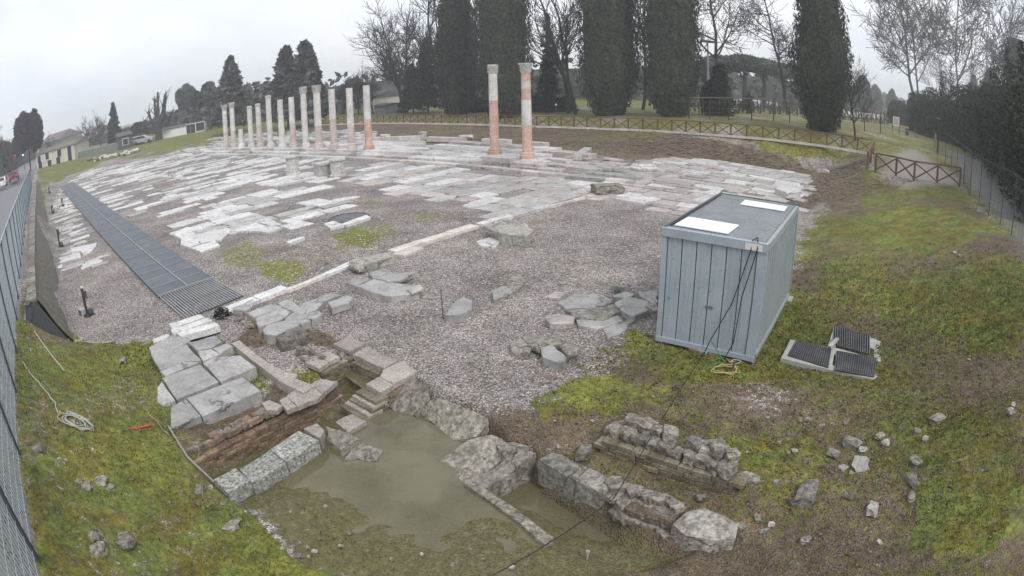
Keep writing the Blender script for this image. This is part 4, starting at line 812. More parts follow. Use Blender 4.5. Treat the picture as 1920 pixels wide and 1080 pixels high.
mb = MB(); mb.tube([cpt(hw-.28,-hl+.3,chh+.03), cpt(hw-.22,-hl+.02,chh+.045), cpt(hw-.20,-hl-.05,chh-.10), cpt(hw-.42,-hl-.06,1.4), cpt(hw-.48,-hl-.07,.4), cpt(hw-.62,-hl-.12,.03)], .011, 6)
tag(mb.build('black_hose', M['rubber'], None), 'steeper black hose hanging nearest the right corner of the container front', 'hose')
def coil(pts_c, R, n, rad, mat, label, sq=.62, name='cable_coil', lead=None, drift=.02, ang=0):
    c = Vector(pts_c); pts = list(lead or [])
    for i in range(n*14):
        a = i/14*2*math.pi+ang; rr = R*(1+.16*math.sin(i*.37)+.1*math.sin(i*1.3)); x = c.x+rr*math.cos(a)+drift*math.sin(i*.21); y = c.y+rr*sq*math.sin(a)+drift*math.cos(i*.17); pts.append((x, y, gz(x, y)+rad+.02+.012*(i % 5)))
    return tag(MB().tube(pts, rad, 5).build(name, mat, None, smooth=True), label, 'cable')
a = gp(1362, 697); coil(a, .26, 3, .008, M['rope_yellow'], 'loose yellow cable coil on the ground at the foot of the container', lead=[cpt(hw-.6,-hl-.1,.06)])
a = gp(1378, 683); coil(a, .14, 1, .010, M['rope_white'], 'short pale cable loop rising against the lower edge of the container', sq=.3)
a = gp(1347, 683); coil(a, .13, 1, .012, M['rope_green'], 'short green cable loop left of the yellow coil by the container', lead=[cpt(hw-.95,-hl-.1,.35)])
for lb, px, py in [('rusty iron stake beside the yellow cable coil', 1373, 700)]:
    q = gp(px, py); tag(MB().box((0,0,.1), (.04,.03,.3)).build('iron_stake', M['wood'], None, tuple(q)), lb, 'stake')

# ------------------------------------------------------------------ hatch with three grates
hzz = lambda x: .12+(x-1465)/185*.11
HP = lambda x, y: at(x, y, hzz(x)); hz = .18
ht = empty('manhole', tuple(HP(1560,665)), 0, 'square concrete chamber frame with three dark grates, one propped open, on the grass', 'manhole')
fr_ = [HP(1465,671), HP(1482,636), HP(1651,635), HP(1642,710)]
def hp2(u, v):   # u across, v back
    a = lerp(fr_[0], fr_[3], u); b = lerp(fr_[1], fr_[2], u); return lerp(a, b, v)
def hpx(pts): return [HP(*q)[:2] for q in pts]
for pts in [[(1464,671),(1469,662),(1646,705),(1640,711)],[(1464,671),(1482,636),(1491,640),(1472,673)],[(1552,648),(1563,615),(1572,617),(1560,690),(1552,688)],[(1600,635),(1630,632),(1654,640),(1650,660),(1640,655)],[(1640,652),(1655,658),(1645,706),(1636,700)],[(1560,650),(1640,672),(1640,680),(1560,662)],[(1482,636),(1560,652),(1558,660),(1484,642)]]:
    slab3('concrete_frame', [(a_, b_, hzz(a_)) for a_, b_ in pts], .22, M['concrete'], ht, rough=.005, step=.4, cham=.012)
def grate(pts, z, parent, name='grate'):
    a, b, c, d = [np.array(HP(*q)) for q in pts]; mb = MB(); n = 22
    for A_, B_, C_, D_, nn in ((a, b, d, c, 16), (a, d, b, c, 18)):
        for i in range(nn+1):
            t = i/nn; p0 = lerp(A_, B_, t); p1 = lerp(C_, D_, t); mb.beam(tuple(p0+np.array([0,0,z])-np.array(parent.location)), tuple(p1+np.array([0,0,z])-np.array(parent.location)), .022, .03)
    return mb.build(name, M['steel_dark'], parent)
grate([(1478,668),(1493,641),(1558,656),(1552,690)], .015, ht); grate([(1565,695),(1569,660),(1643,673),(1638,708)], .015, ht)
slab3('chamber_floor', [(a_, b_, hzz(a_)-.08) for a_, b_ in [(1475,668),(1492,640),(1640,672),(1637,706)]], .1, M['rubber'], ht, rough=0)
a, b = HP(1562,646), HP(1630,664); c_up = np.array([.0,.0,.55])
dv = np.array([*(UK*.20+VK*.10), .34]); mb = MB(); 
for i in range(17): t = i/16; p0 = lerp(a, b, t)-np.array(ht.location); mb.beam(tuple(p0), tuple(p0+dv), .022, .03)
for i in range(12): t = i/11; p0 = a+dv*t-np.array(ht.location); p1 = b+dv*t-np.array(ht.location); mb.beam(tuple(p0), tuple(p1), .022, .03)
mb.build('open_grate', M['steel_dark'], ht); MB().beam(tuple(HP(1555,655)-np.array(ht.location)+np.array([0,0,.05])), tuple(HP(1575,640)-np.array(ht.location)+np.array([0,0,.16])), .09, .06).build('prop_block', M['concrete'], ht)

# ------------------------------------------------------------------ steel grating walkway
gw = empty('grating_walkway', tuple(at(320,535,.1)), 0, 'long dark blue grey steel walkway covering the ancient drain at the left', 'walkway')
gwl = np.array(gw.location); N0, N1, F0, F1 = at(297,556,.10), at(400,521,.10), at(112,349,.10), at(141,349,.10)
# straight plates: three strips wide, cut in panels; worn edges between
Ld = F0-N0; Lg = np.hypot(*Ld[:2]); dl = Ld/Lg; wv = (N1-N0); wd_ = np.hypot(*wv[:2]); wv = wv/wd_; k = 0; u = 0
F1x = N1+dl*Lg
while u < Lg-.5 and k < 60:
    l = 1.05
    for s, (a_, b_) in enumerate(((0, .52), (.54, 1.0))):
        p0 = N0+dl*(u+.012)+wv*wd_*a_; p1 = N0+dl*(u+.012)+wv*wd_*b_; p2 = p1+dl*(l-.03); p3 = p0+dl*(l-.03); c = (p0+p2)/2
        mb = MB(); V = [tuple(q-c+np.array([0,0,e+.004*random.uniform(-1,1)])) for e in (-.03, 0) for q in (p0, p1, p2, p3)]; mb.add(V, [(3,2,1,0),(4,5,6,7),(0,1,5,4),(1,2,6,5),(2,3,7,6),(3,0,4,7)]); mb.build('grating_panel', M['steel'], gw, tuple(c-gwl))
    if (u < 9 or k % 2) : MB().beam(tuple(N0+dl*u-gwl+np.array([0,0,.012])), tuple(N0+dl*u+wv*wd_*(.95 if k % 3 else .5)-gwl+np.array([0,0,.012])), .03, .02).build('joint_bar', M['steel_edge'], gw)
    u += l; k += 1
MB().beam(tuple(N0+wv*wd_*.53-gwl+np.array([0,0,.02])), tuple(N0+wv*wd_*.53+dl*Lg*.97-gwl+np.array([0,0,.02])), .04, .03).build('centre_rail', M['steel_edge'], gw)
MB().beam(tuple(N0+wv*wd_*.0-gwl+np.array([0,0,.015])), tuple(N0+wv*wd_*1.0-gwl+np.array([0,0,.015])), .05, .05).build('end_bar', M['steel_edge'], gw)
R0, R1 = at(345,599,.06), at(458,553,.06); nb = 22
for i in range(nb):
    t = (i+.5)/nb; p0 = lerp(N0-dl*.04, N1-dl*.04, t)-np.array([0,0,.01]); p1 = lerp(R0, R1, t); MB().beam(tuple(p0-gwl), tuple(p1-gwl), .036, .03).build('grille_bar', M['steel_edge'], gw)
for t in (.02, .5, .98): MB().beam(tuple(lerp(lerp(N0, R0, t), N0, 0)-gwl-np.array([0,0,.03])), tuple(lerp(N1, R1, t)-gwl-np.array([0,0,.03])), .03, .03).build('cross_bar', M['steel_dark'], gw)
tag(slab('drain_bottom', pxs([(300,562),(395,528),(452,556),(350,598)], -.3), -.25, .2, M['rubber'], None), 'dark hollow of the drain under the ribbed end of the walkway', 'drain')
# ivy tuft growing at the end of the drain
def leaf_cloud(c, R, n, size, fn=None, flat=0):
    """n small leaf quads through an ellipsoid volume"""
    d = rng.normal(size=(n, 3)); d /= np.linalg.norm(d, axis=1, keepdims=True); rr = rng.uniform(.35, 1, n)**.5; P_ = d*rr[:,None]*np.array(R)+np.array(c)
    return leaves(P_, size)
def leaves(P_, size, up=0.3):
    n = len(P_); a = rng.normal(size=(n, 3)); a[:,2] *= .7; a /= np.linalg.norm(a, axis=1, keepdims=True); b = rng.normal(size=(n, 3)); b = np.cross(a, b); b /= np.linalg.norm(b, axis=1, keepdims=True)
    s = (size*rng.uniform(.6, 1.4, n))[:,None]; a = a*s; b = b*s*.6; V = np.stack([P_-a, P_+b*.8, P_+a, P_-b*.8], 1).reshape(-1, 3); F = np.arange(4*n).reshape(n, 4); return V, F
q = gp(418, 592); V, F = leaf_cloud((q.x, q.y, -.02), (.30,.24,.25), 900, .035); tag(link('ivy_tuft', np_mesh('ivy_tuft', V, F), M['ivy']), 'dark green ivy tuft hanging at the near end of the drain', 'ivy')

# ------------------------------------------------------------------ columns
def column(px, by, tx, ty, rad, bands, cap, label, base=True, group=None, bz=.36):
    b = at(px, by, bz); h = ang_h(b, (tx, ty)); o = empty('column', tuple(b), random.uniform(0, 1), label, 'column', group)
    if base:
        MB().lathe([(rad*1.5,-.15),(rad*1.5,.10),(rad*1.42,.11),(rad*1.45,.20),(rad*1.28,.24),(rad*1.30,.34),(rad*1.08,.40),(rad*1.04,.42)], 20).build('base', M[bands[0][1]], o, smooth=False)
    caph = .62 if cap == 'corinthian' else (.28 if cap == 'plain' else 0); z = .42 if base else -.05; H = h-caph; prev = 0
    for f, mt in bands:
        z1 = z+(H-.42)*(f-prev) if base else z+(H)*(f-prev); prev = f; bk_ = 'brick' in mt; nseg = max(2, int((z1-z)/(.13 if bk_ else .45))); prof = []
        for i in range(nseg+1): zz = z+(z1-z)*i/nseg; rr = rad*(1.0-.13*zz/max(h, 1))*(1+random.uniform(-.022, .022)); prof.append((rr*(1 if mt != 'brick_red' else .99), zz+(0.004 if i == 0 else 0)))
        o2 = MB().lathe(prof, 18, jit=.012).build('brick_section' if 'brick' in mt else 'shaft_drum', M[mt], o)
        z = z1
    if cap == 'corinthian':
        r0 = rad*.88; MB().lathe([(r0,h-.62),(r0*1.02,h-.5),(r0*1.0,h-.3),(r0*1.08,h-.12),(r0*1.1,h-.1)], 16, jit=.05).build('capital_bell', M['limestone'], o)
        for tier, (zz, rr, sz) in enumerate(((h-.50, r0*1.02, .07), (h-.32, r0*1.04, .07), (h-.17, r0*1.10, .07))):
            for k in range(8):
                a = 2*math.pi*(k+.5*tier)/8; MB().box((0,0,0), (sz*1.9, sz*1.1, .15)).box((0, -sz*.75, .06), (sz*1.3, sz*.8, .05)).build('leaf', M['limestone'], o, (rr*math.sin(a), -rr*math.cos(a), zz)).rotation_euler = (0, 0, a)
        MB().box((0,0,h-.05), (r0*2.25, r0*2.25, .10)).build('abacus', M['limestone'], o)
    elif cap == 'plain': MB().lathe([(rad*.88,h-.28),(rad*1.05,h-.2),(rad*1.05,h-.1),(rad*.95,h-.08),(rad*.9,h)], 14, jit=.04).build('capital', M['limestone'], o)
    return o
B_, W_, P_m = 'brick_red', 'marble', 'marble_pink'
column(928,289,921,121,.31,[(.50,B_),(.53,P_m),(.64,B_),(1,W_)],'corinthian','left column of the tall pair, brick below and pale marble in its upper half',bz=.34)
column(989,297,985,118,.32,[(.32,B_),(.34,P_m),(.66,W_),(.80,B_),(.83,P_m),(.90,P_m),(1,B_)],'corinthian','right column of the tall pair, banded brick and marble, standing on rubble blocks',bz=.34)
for k, (px, by, tx, ty, bands, cap, lb) in enumerate([
 (425,275,420,197,[(.35,P_m),(1,W_)],'corinthian','first column at the far left end of the colonnade, with a capital'),
 (439,276,434,192,[(.35,P_m),(1,W_)],'corinthian','second column of the colonnade from the left, close to the first'),
 (453,276,451,242,[(1,W_)],'none','short broken column stump in the colonnade, third from the left'),
 (472,276,467,199,[(1,W_)],'plain','slender pale column fourth from the left, right of the stump'),
 (488,276,484,194,[(.45,P_m),(1,W_)],'plain','fifth column from the left, pinkish in its lower part'),
 (508,276,501,179,[(1,W_)],'plain','sixth column from the left, with a simple block capital'),
 (530,277,524,187,[(1,W_)],'none','seventh column from the left with a rounded bare top'),
 (551,276,545,182,[(.42,P_m),(1,W_)],'none','eighth column from the left, bare top and pink lower shaft'),
 (574,277,565,163,[(1,W_)],'corinthian','ninth column from the left, grey shaft carrying a leafy capital'),
 (599,277,592,160,[(.34,P_m),(1,W_)],'corinthian','tenth column from the left, the thickest with a leafy capital'),
 (627,278,621,167,[(.45,P_m),(1,W_)],'none','eleventh column from the left, no capital'),
 (660,278,654,165,[(.30,P_m),(1,W_)],'none','twelfth column from the left, second from the right end of the colonnade'),
 (692,280,687,160,[(.38,B_),(.42,P_m),(1,W_)],'none','last column at the right end of the colonnade with orange brick foot')]):
    column(px, by, tx, ty, .29 if k != 9 else .33, bands, cap, lb, True, 'columns of the long colonnade', .5)
st2 = empty('stone_stack', tuple(at(990,306,.1)), 0, 'stack of rough dark blocks under and beside the right column of the tall pair', 'stone blocks')
for k, (x, y, zz, d) in enumerate([(985,308,.05,(.9,.5)),(1000,307,.05,(1.0,.5)),(1030,308,.05,(1.6,.6)),(1030,304,.18,(1.5,.5)),(1003,301,.22,(.7,.4))]):
    p_ = at(x, y, zz+.08)[:2]; slab('block', [p_-VK*d[0]/2, p_-VK*d[0]/2+UK*d[1], p_+VK*d[0]/2+UK*d[1], p_+VK*d[0]/2], zz+.12, .14, M['rock' if k % 2 else 'slab_pink'], st2, rough=.04, step=.3)

# ------------------------------------------------------------------ fences
def xfence(name, pts, n, h, label, r=.045, kerb=False, mat='wood', sub=1):
    """post and rail fence with crossed braces along ground points"""
    pts = [np.array(p, float) for p in pts]; seg = [0]
    for i in range(1, len(pts)): seg.append(seg[-1]+np.hypot(*(pts[i]-pts[i-1])[:2]))
    def pos(t):
        s_ = t*seg[-1]; i = min(len(pts)-2, max(0, int(np.searchsorted(seg, s_))-1)); q = lerp(pts[i], pts[i+1], (s_-seg[i])/(seg[i+1]-seg[i])); return q
    o = empty(name, tuple(pos(0)), 0, label, 'fence'); L0 = np.array(o.location); P_ = [pos(i/n) for i in range(n+1)]; up = lambda z: np.array([0,0,z])
    for i, q in enumerate(P_):
        MB().box(tuple(q-L0+up(h/2-.05)), (r*2.1, r*2.1, h+.1), .7).build('post', M[mat], o)
        if i < n:
            b = P_[i+1]; MB().beam(tuple(q-L0+up(h)), tuple(b-L0+up(h)), r*1.9, r*1.5).build('rail', M[mat], o)
            MB().beam(tuple(q-L0+up(.10)), tuple(b-L0+up(h-.06)), r*1.2, r*1.3).build('brace', M[mat], o); MB().beam(tuple(q-L0+up(h-.06)), tuple(b-L0+up(.10)), r*1.2, r*1.3).build('brace', M[mat], o)
            if kerb: MB().beam(tuple(q-L0+up(.03)+np.array([*(-UK*.06),0])), tuple(b-L0+up(.03)+np.array([*(-UK*.06),0])), .14, .16).build('kerb_stone', M['kerb'], o)
    return o, P_
fpts = [at(*q) for q in [(590,235,.6),(700,232,.6),(837,233,.7),(1000,238,.85),(1120,242,1.0),(1240,247,1.2),(1340,254,1.4),(1440,262,1.6),(1540,274,1.75),(1637,290,1.9)]]
xfence('wooden_fence', fpts, 52, .95, 'long brown wooden fence with crossed braces along the top of the far bank', kerb=True)
c1 = at(1626,318,1.7)
xfence('wooden_fence', [at(1637,290,1.9), c1], 2, .95, 'short side run of wooden fence turning at the right end of the far bank', r=.06)
xfence('wooden_fence', [at(1641,322,1.72), at(1666,326,1.75), at(1707,338,1.8), at(1751,343,1.9), at(1799,351,2.0)], 4, .98, 'four bay wooden fence with crossed braces in front of the gravel path', r=.055)
def wirefence(name, bases, h, label, mat_p, mat_w, pr=.03, vstep=.12, hstep=.12, wr=.004, extra=None, lean=0):
    P_ = [np.array(b, float) for b in bases]; o = empty(name, tuple(P_[0]), 0, label, 'fence'); L0 = P_[0]
    for i, q in enumerate(P_):
        MB().box(tuple(q-L0+np.array([0,0,h/2-.05])), (pr, pr, h+.15), .7).build('post', M[mat_p], o)
        if i < len(P_)-1:
            b = P_[i+1]; mb = MB(); d = b-q; L = np.hypot(*d[:2]); k = max(2, int(L/vstep))
            for j in range(1, k): t = j/k; c = lerp(q, b, t)-L0; mb.box((c[0], c[1], c[2]+h/2), (wr*2, wr*2, h-.1))
            z = .1
            while z < h: mb.beam(tuple(q-L0+np.array([0,0,z])), tuple(b-L0+np.array([0,0,z])), wr*2, wr*2); z += hstep
            mb.build('wire_mesh', M[mat_w], o, kind='stuff')
            MB().beam(tuple(q-L0+np.array([0,0,h])), tuple(b-L0+np.array([0,0,h])), pr*.7, pr*.7).build('top_rail', M[mat_w], o)
    return o
rb = [gp(1758,300), gp(1772,308), gp(1783,318), gp(1793,330), gp(1806,345), gp(1818,367), gp(1835,383), gp(1853,406), gp(1875,422), gp(1896,442), gp(1925,482), gp(1965,540)]
wirefence('wire_fence', rb, 1.98, 'green wire fence on thin dark posts along the top of the right slope', 'fence_green', 'fence_green', .04, .35, .30, .003)
# street side fence at the left: posts run from the camera towards the lights
f0, f1 = at(70,1060,1.48), at(60,345,1.48); fb = []; a_, b_ = np.array(f0), np.array(f1); Lf = np.hypot(*(b_-a_)[:2]); d_ = (b_-a_)/Lf
s_ = -4.8
fence_base = []
while s_ < min(Lf, 68): q = a_+d_*s_; fence_base.append(np.array([q[0], q[1], 1.46])); s_ += 2.5
sf_ = wirefence('street_fence', fence_base, 2.0, 'tall blue grey mesh fence with dark uprights between the street and the excavation', 'fence_green', 'mesh_blue', .06, .11, .22, .003)

# ------------------------------------------------------------------ revetment wall at the left and things along it
def track(off, al): return np.array([.693*off-.72*al, .72*off+.693*al])
rv = empty('revetment_wall', (*track(-.5, 17), 0), 0, 'sloping netted stone wall holding the street bank at the far left', 'wall'); L0 = np.array(rv.location)
mb = MB(); V = []; n_ = 60
for i in range(n_+1):
    al = 16.6*(80/16.6)**(i/n_); j = lambda: random.uniform(-.03, .03); tpl = [(.10, -.1), (-.15+j(), .38), (-.42+j(), .80), (-.70+j(), 1.2), (-.88, 1.50)]
    for off, z in tpl: p_ = track(off, al+(.35 if i == 0 and random.random() < .5 else 0)); V.append((p_[0]-L0[0], p_[1]-L0[1], z-L0[2]))
F = [(i*5+j, (i+1)*5+j, (i+1)*5+j+1, i*5+j+1) for i in range(n_) for j in range(4)]; mb.add(V, F); mb.build('wall_face', M['revet'], rv)
for i in range(64):
    al = 16.7+i*.75; slab('capstone', [track(-.86, al), track(-.86, al+.72), track(-1.22, al+.72), track(-1.22, al)], 1.58, .14, M['rubble'], rv, rough=.02, step=.3)
sh = empty('shade_sheet', (*track(-.6, 16.3), 0), 0, 'dark sheet standing in for the shaded hollow at the stepped near end of the netted stone wall', 'sheet')  # black surface stands in for the shade inside the hollow at the wall end
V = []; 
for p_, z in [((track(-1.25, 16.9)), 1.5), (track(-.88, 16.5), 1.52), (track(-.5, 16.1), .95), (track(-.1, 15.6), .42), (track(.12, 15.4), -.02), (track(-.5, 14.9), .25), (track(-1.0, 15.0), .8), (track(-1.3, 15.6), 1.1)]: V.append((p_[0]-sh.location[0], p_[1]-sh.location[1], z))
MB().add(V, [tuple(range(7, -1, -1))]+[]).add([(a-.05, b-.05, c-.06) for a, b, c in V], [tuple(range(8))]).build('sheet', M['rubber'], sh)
wp_ = []
for k, (a, b, lb) in enumerate([((50,568,1.45),(116,628,.25),'long pale pipe slanting down over the dark hollow at the wall end'),((47,568,1.45),(47,606,1.2),'short upright pale pipe beside the dark hollow near the fence'),((52,572,1.4),(78,622,.9),'thin pale stick leaning left of the long pipe near the fence'),((44,610,1.2),(62,672,1.05),'pale stick lying in the grass below the fence corner'),((72,650,.85),(122,700,.75),'long thin pale stick lying on the upper bank'),((92,625,.7),(130,638,.3),'pale stick lying at the foot of the dark hollow')]):
    p0, p1 = at(*a), at(*b); p1[2] = max(p1[2], gz(p1[0], p1[1])+.03); p0[2] = max(p0[2], gz(p0[0], p0[1])+.03); tag(MB().tube([tuple(p0), tuple(lerp(p0, p1, .5)+np.array([0,0,-.03])), tuple(p1)], .016, 6).build('pipe', M['rope_white'], None), lb, 'pipe')
# floodlights on posts with ballast blocks
def floodlight(px, py, top, lb, s=1.0):
    b = gp(px, py); h = ang_h(b, (px-6, top)); o = empty('floodlight', tuple(b), -.5, lb, 'floodlight')
    MB().box((0,0,h/2), (.09,.07,h)).build('post', M['wood_dark'], o); MB().box((.02,0,h+.0), (.10,.09,.05)).build('post_cap', M['sign_white'], o)
    MB().box((.20,0,h*.78), (.20,.10,.24)).box((.12,0,h*.78), (.10,.03,.04)).build('lamp_head', M['steel_dark'], o); MB().lathe([(.10,.02),(.12,.12),(.09,.22),(.02,.26)], 8, (.28,.05,0)).build('ballast_box', M['steel_dark'], o)
    mb = MB(); mb.box((-.16,-.12,.10), (.30,.20,.20)); mb.build('concrete_block', M['concrete'], o)
    for k in range(2):
        for r2 in range(2): MB().box((-.23+k*.14,-.225,.055+r2*.09), (.09,.012,.06)).build('block_hole', M['rubber'], o)
    MB().box((.02,.02,.02), (.62,.34,.04)).build('foot_plate', M['wood_dark'], o); return o
floodlight(164,590,537,'nearest black floodlight post with a hollow concrete block, on the left gravel strip')
floodlight(112,462,428,'second floodlight post from the near end of the left gravel strip')
floodlight(117,388,372,'third floodlight post, with a square frame lamp beside the walkway')
floodlight(98,400,385,'fourth floodlight post close to the wall on the left strip')
floodlight(92,362,352,'farthest floodlight post at the end of the left gravel strip')
def cable(pts, rad, mat, label, name='cable', lift=.02):
    P_ = [gp(*q) for q in pts]; out = []
    for i in range(len(P_)-1):
        for k in range(5): q = P_[i].lerp(P_[i+1], k/5); out.append((q.x+random.uniform(-.02,.02), q.y+random.uniform(-.02,.02), gz(q.x, q.y)+lift))
    out.append(tuple(P_[-1]+Vector((0,0,lift)))); return tag(MB().tube(out, rad, 5).build(name, mat, None, smooth=True), label, 'cable')
cable([(122,462),(135,485),(150,520),(160,545)], .016, M['rope_white'], 'thin pale cable between the second and the nearest floodlight')
cable([(170,592),(190,615),(202,630),(215,641),(190,645),(155,642)], .014, M['rope_white'], 'pale cable running from the nearest floodlight to the grass edge')
cable([(112,430),(120,400),(112,375)], .018, M['rope_white'], 'pale cable between the farther floodlights')
cable([(44,680),(60,705),(82,730),(104,758),(109,776)], .014, M['rope_white'], 'pale cable leading down the bank to the white coil')
a = gp(144,795); coil(a, .26, 6, .011, M['rope_white'], 'coil of white rope lying on the mossy bank near the fence', sq=.8, drift=.05, ang=1)
mb = MB(); pts = [gp(240,806), gp(258,806), gp(270,803), gp(284,799), gp(286,803)]; mb.tube([tuple(p_+Vector((0,0,.03))) for p_ in pts], [.012,.03,.02,.03,.012], 6); tag(mb.build('red_tile_strip', M['terracotta'], None), 'curved strip of red terracotta lying on the mossy bank', 'terracotta strip')
cable([(271,768),(300,800),(318,818)], .010, M['wood_grey'], 'thin straight stick lying on the grass beside the platform', 'stick')
edge_ = [at(316,800,.1), at(352,858,.0), at(402,905,-.1)]
tag(MB().beam(tuple(edge_[0]), tuple(edge_[1]), .03, .05).beam(tuple(edge_[1]), tuple(edge_[2]), .03, .05).build('edging_board', M['wood_grey'], None), 'thin timber edging between the mossy bank and the pit walls', 'edging')
b = gp(831,598); h = .72; tag(MB().tube([tuple(b), tuple(b+Vector((-.01,.0,h)))], .011, 6).build('iron_rod', M['wood_dark'], None), 'thin iron rod stuck upright in the gravel left of the wedge shaped slab', 'rod')
# slack black line from the container hose across the front wall
P0 = Vector(cpt(hw-1.08,-hl-.12,.03)); P1 = Vector(at(1150,935,.35)); P2 = Vector(at(925,1078,.15)); pts = []
for i in range(13): t = i/12; pts.append(tuple(P0.lerp(P1, t)+Vector((0,0,.12*math.sin(math.pi*t)))))
for i in range(1, 10): t = i/9; pts.append(tuple(P1.lerp(P2, t)+Vector((0,0,-.03*math.sin(math.pi*t)))))
tag(MB().tube(pts, .009, 5).build('black_line', M['rubber'], None), 'slack thin black line crossing the front wall down to the basin', 'cable')
# the small tap / marker post by the front boulder
b = gp(1101,1050); tag(MB().box((0,0,.08), (.02,.02,.22)).box((0,0,.17), (.05,.03,.02)).build('marker_post', M['concrete'], None, tuple(b)), 'tiny pale marker post at the bottom edge of the basin', 'marker')
# grey cabinet corner at the street, bottom left
q = at(18,1050,1.5); 

# ------------------------------------------------------------------ trees
def merge(L):
    V = []; F = []; n = 0
    for v, f in L: V.append(v); F.append(f+n); n += len(v)
    return np.concatenate(V), np.concatenate(F)
def quads(P_, sx, sz, tiltz=.5):
    """upright leaf sprays: quads sx wide, sz tall, mostly vertical"""
    n = len(P_); a = rng.uniform(0, 6.283, n); h = np.stack([np.cos(a), np.sin(a), rng.normal(0, .25, n)], 1); up = np.stack([rng.normal(0, tiltz, n), rng.normal(0, tiltz, n), np.ones(n)], 1); up /= np.linalg.norm(up, axis=1, keepdims=True)
    s = rng.uniform(.6, 1.5, n)[:,None]; h = h*sx*s; up = up*sz*s; V = np.stack([P_-h*.7-up*.3, P_+h*.5-up*.5, P_+h*.3+up*.8, P_-h*.4+up*.5], 1).reshape(-1, 3); return V, np.arange(4*n).reshape(n, 4)
def lump(o, seed, f=1.0): return np.array([mnoise.noise(Vector((p[0]*f+seed, p[1]*f, p[2]*f*.6))) for p in o])
def cypress(base, h, wid, label, prof, mat='cypress', n=9000, ls=.2, name='cypress_tree', group=None):
    o = empty(name, tuple(base), 0, label, 'cypress' if name == 'cypress_tree' else 'tree', group); sd = random.random()*90
    MB().tube([(0,0,-.3), (0,0,h*.25)], [wid*.09, wid*.06], 8).build('trunk', M['bark_dark'], o)
    ts = np.array([p[0] for p in prof]); rs = np.array([p[1] for p in prof])
    # solid inner mass with lumps
    nz_, na = 30, 22; V = []
    for i in range(nz_+1):
        t = i/nz_; r = np.interp(t, ts, rs)*wid*.5*.80
        for j in range(na): a = 2*math.pi*j/na; k = 1+.16*mnoise.noise(Vector((math.cos(a)*1.6+sd, math.sin(a)*1.6, t*h*.28))); V.append((r*k*math.cos(a), r*k*math.sin(a), t*h*.97))
    F = [(i*na+j, i*na+(j+1)%na, (i+1)*na+(j+1)%na, (i+1)*na+j) for i in range(nz_) for j in range(na)]
    t = rng.uniform(0, 1, n)**.9; r = np.interp(t, ts, rs)*wid*.5; keep = rng.uniform(0, 1, n) < (r/(r.max()))**.6; t = t[keep]; r = r[keep]; a = rng.uniform(0, 6.283, len(t))
    k = np.array([1+.30*mnoise.noise(Vector((math.cos(q)*1.6+sd, math.sin(q)*1.6, s_*h*.28)))+.26*mnoise.noise(Vector((math.cos(q)*5+sd, math.sin(q)*5, s_*h*.9))) for q, s_ in zip(a, t)])
    rr = r*k*rng.uniform(.78, 1.06, len(t)); P_ = np.stack([rr*np.cos(a), rr*np.sin(a), t*h], 1); Vl, Fl = quads(P_, ls*.55, ls*1.5, .28)
    Vc, Fc = merge([(np.array(V), np.array(F)), (Vl, Fl)]); link('crown', np_mesh('crown', Vc, Fc), M[mat], o); return o
CP = [(0,.55),(.04,.72),(.12,.9),(.25,1.0),(.45,1.0),(.65,.9),(.82,.68),(.93,.4),(1,.06)]
CPF = [(0,.5),(.05,.72),(.15,.95),(.3,1.0),(.5,.97),(.7,.82),(.85,.6),(.94,.38),(1,.08)]
cyz = 1.0
def tb(px, py, z): p_ = at(px, py, z); g = gz(p_[0], p_[1]); return np.array([p_[0], p_[1], g])
def ppm(b): v = b-np.array([0,0,CAM_H]); d = np.linalg.norm(v); return d*.00088   # metres per photo pixel there
for px, py, z, wpx, h, lb, prof in [
  (858,216,.9,74,20.0,'dark cypress left of the two brick columns, leftmost of the big dense evergreens',[(0,.5),(.1,.85),(.25,1),(.45,.95),(.65,.72),(.85,.5),(.95,.42),(1,.1)]),
  (945,222,.95,104,25,'broad dark cypress standing directly behind the pair of brick columns',CPF),
  (1144,224,1.15,112,23,'broad dark cypress right of the pair of brick columns',CPF),
  (1262,230,1.3,108,22,'dark cypress behind the fence, right neighbour of the broad one, left of the lamp mast',CPF),
  (1540,262,1.75,116,15.5,'single grey green cypress behind the wooden fence above the rear of the container',[(0,.48),(.06,.62),(.18,.90),(.30,1.0),(.45,.95),(.62,.80),(.8,.62),(.92,.40),(1,.1)])]:
    b = tb(px, py, z); cypress(b, h, wpx*ppm(b), lb, prof, n=15000, ls=.17*ppm(b)/.055)
def conifer(base, h, wid, label, mat='conifer', n=7000, ls=.22, name='spruce_tree', droop=.35, bare=.12, group=None, cat='spruce', pw=.9):
    o = empty(name, tuple(base), 0, label, cat, group); MB().tube([(0,0,-.3), (0,0,h*.5), (0,0,h*.97)], [h*.016, h*.010, .03], 7).build('trunk', M['bark_dark'], o)
    L = []; nb = max(40, n//55); P_ = []
    for k in range(nb):
        t = bare+(1-bare)*(k+random.random())/nb; a = random.uniform(0, 6.283); R = wid*.5*(1-t)**pw*random.uniform(.7, 1.12)+.15; m_ = max(6, int(55*(.35+R/(wid*.5))))
        s_ = rng.uniform(.05, 1, m_); sp = R*.22*(1-.4*s_); x = s_*R; z = h*t-droop*R*s_**1.4+R*.12*s_**3+rng.normal(0, .05*R+.05, m_); y = rng.normal(0, 1, m_)*sp
        P_.append(np.stack([x*math.cos(a)-y*math.sin(a), x*math.sin(a)+y*math.cos(a), z], 1))
    P_ = np.concatenate(P_); V, F = leaves(P_, ls); link('crown', np_mesh('crown', V, F), M[mat], o); return o
b = tb(1030, 216, 1.0); conifer(b, ang_h(b, (1030, 25)), 50*ppm(b), 'slim spruce with drooping branches right of the pair of brick columns', n=7000, ls=.17)
b = tb(803, 214, .8); conifer(b, ang_h(b, (800, 70)), 76*ppm(b), 'bushy dark spruce left of the big cypresses behind the fence', n=8000, ls=.2, pw=.6)
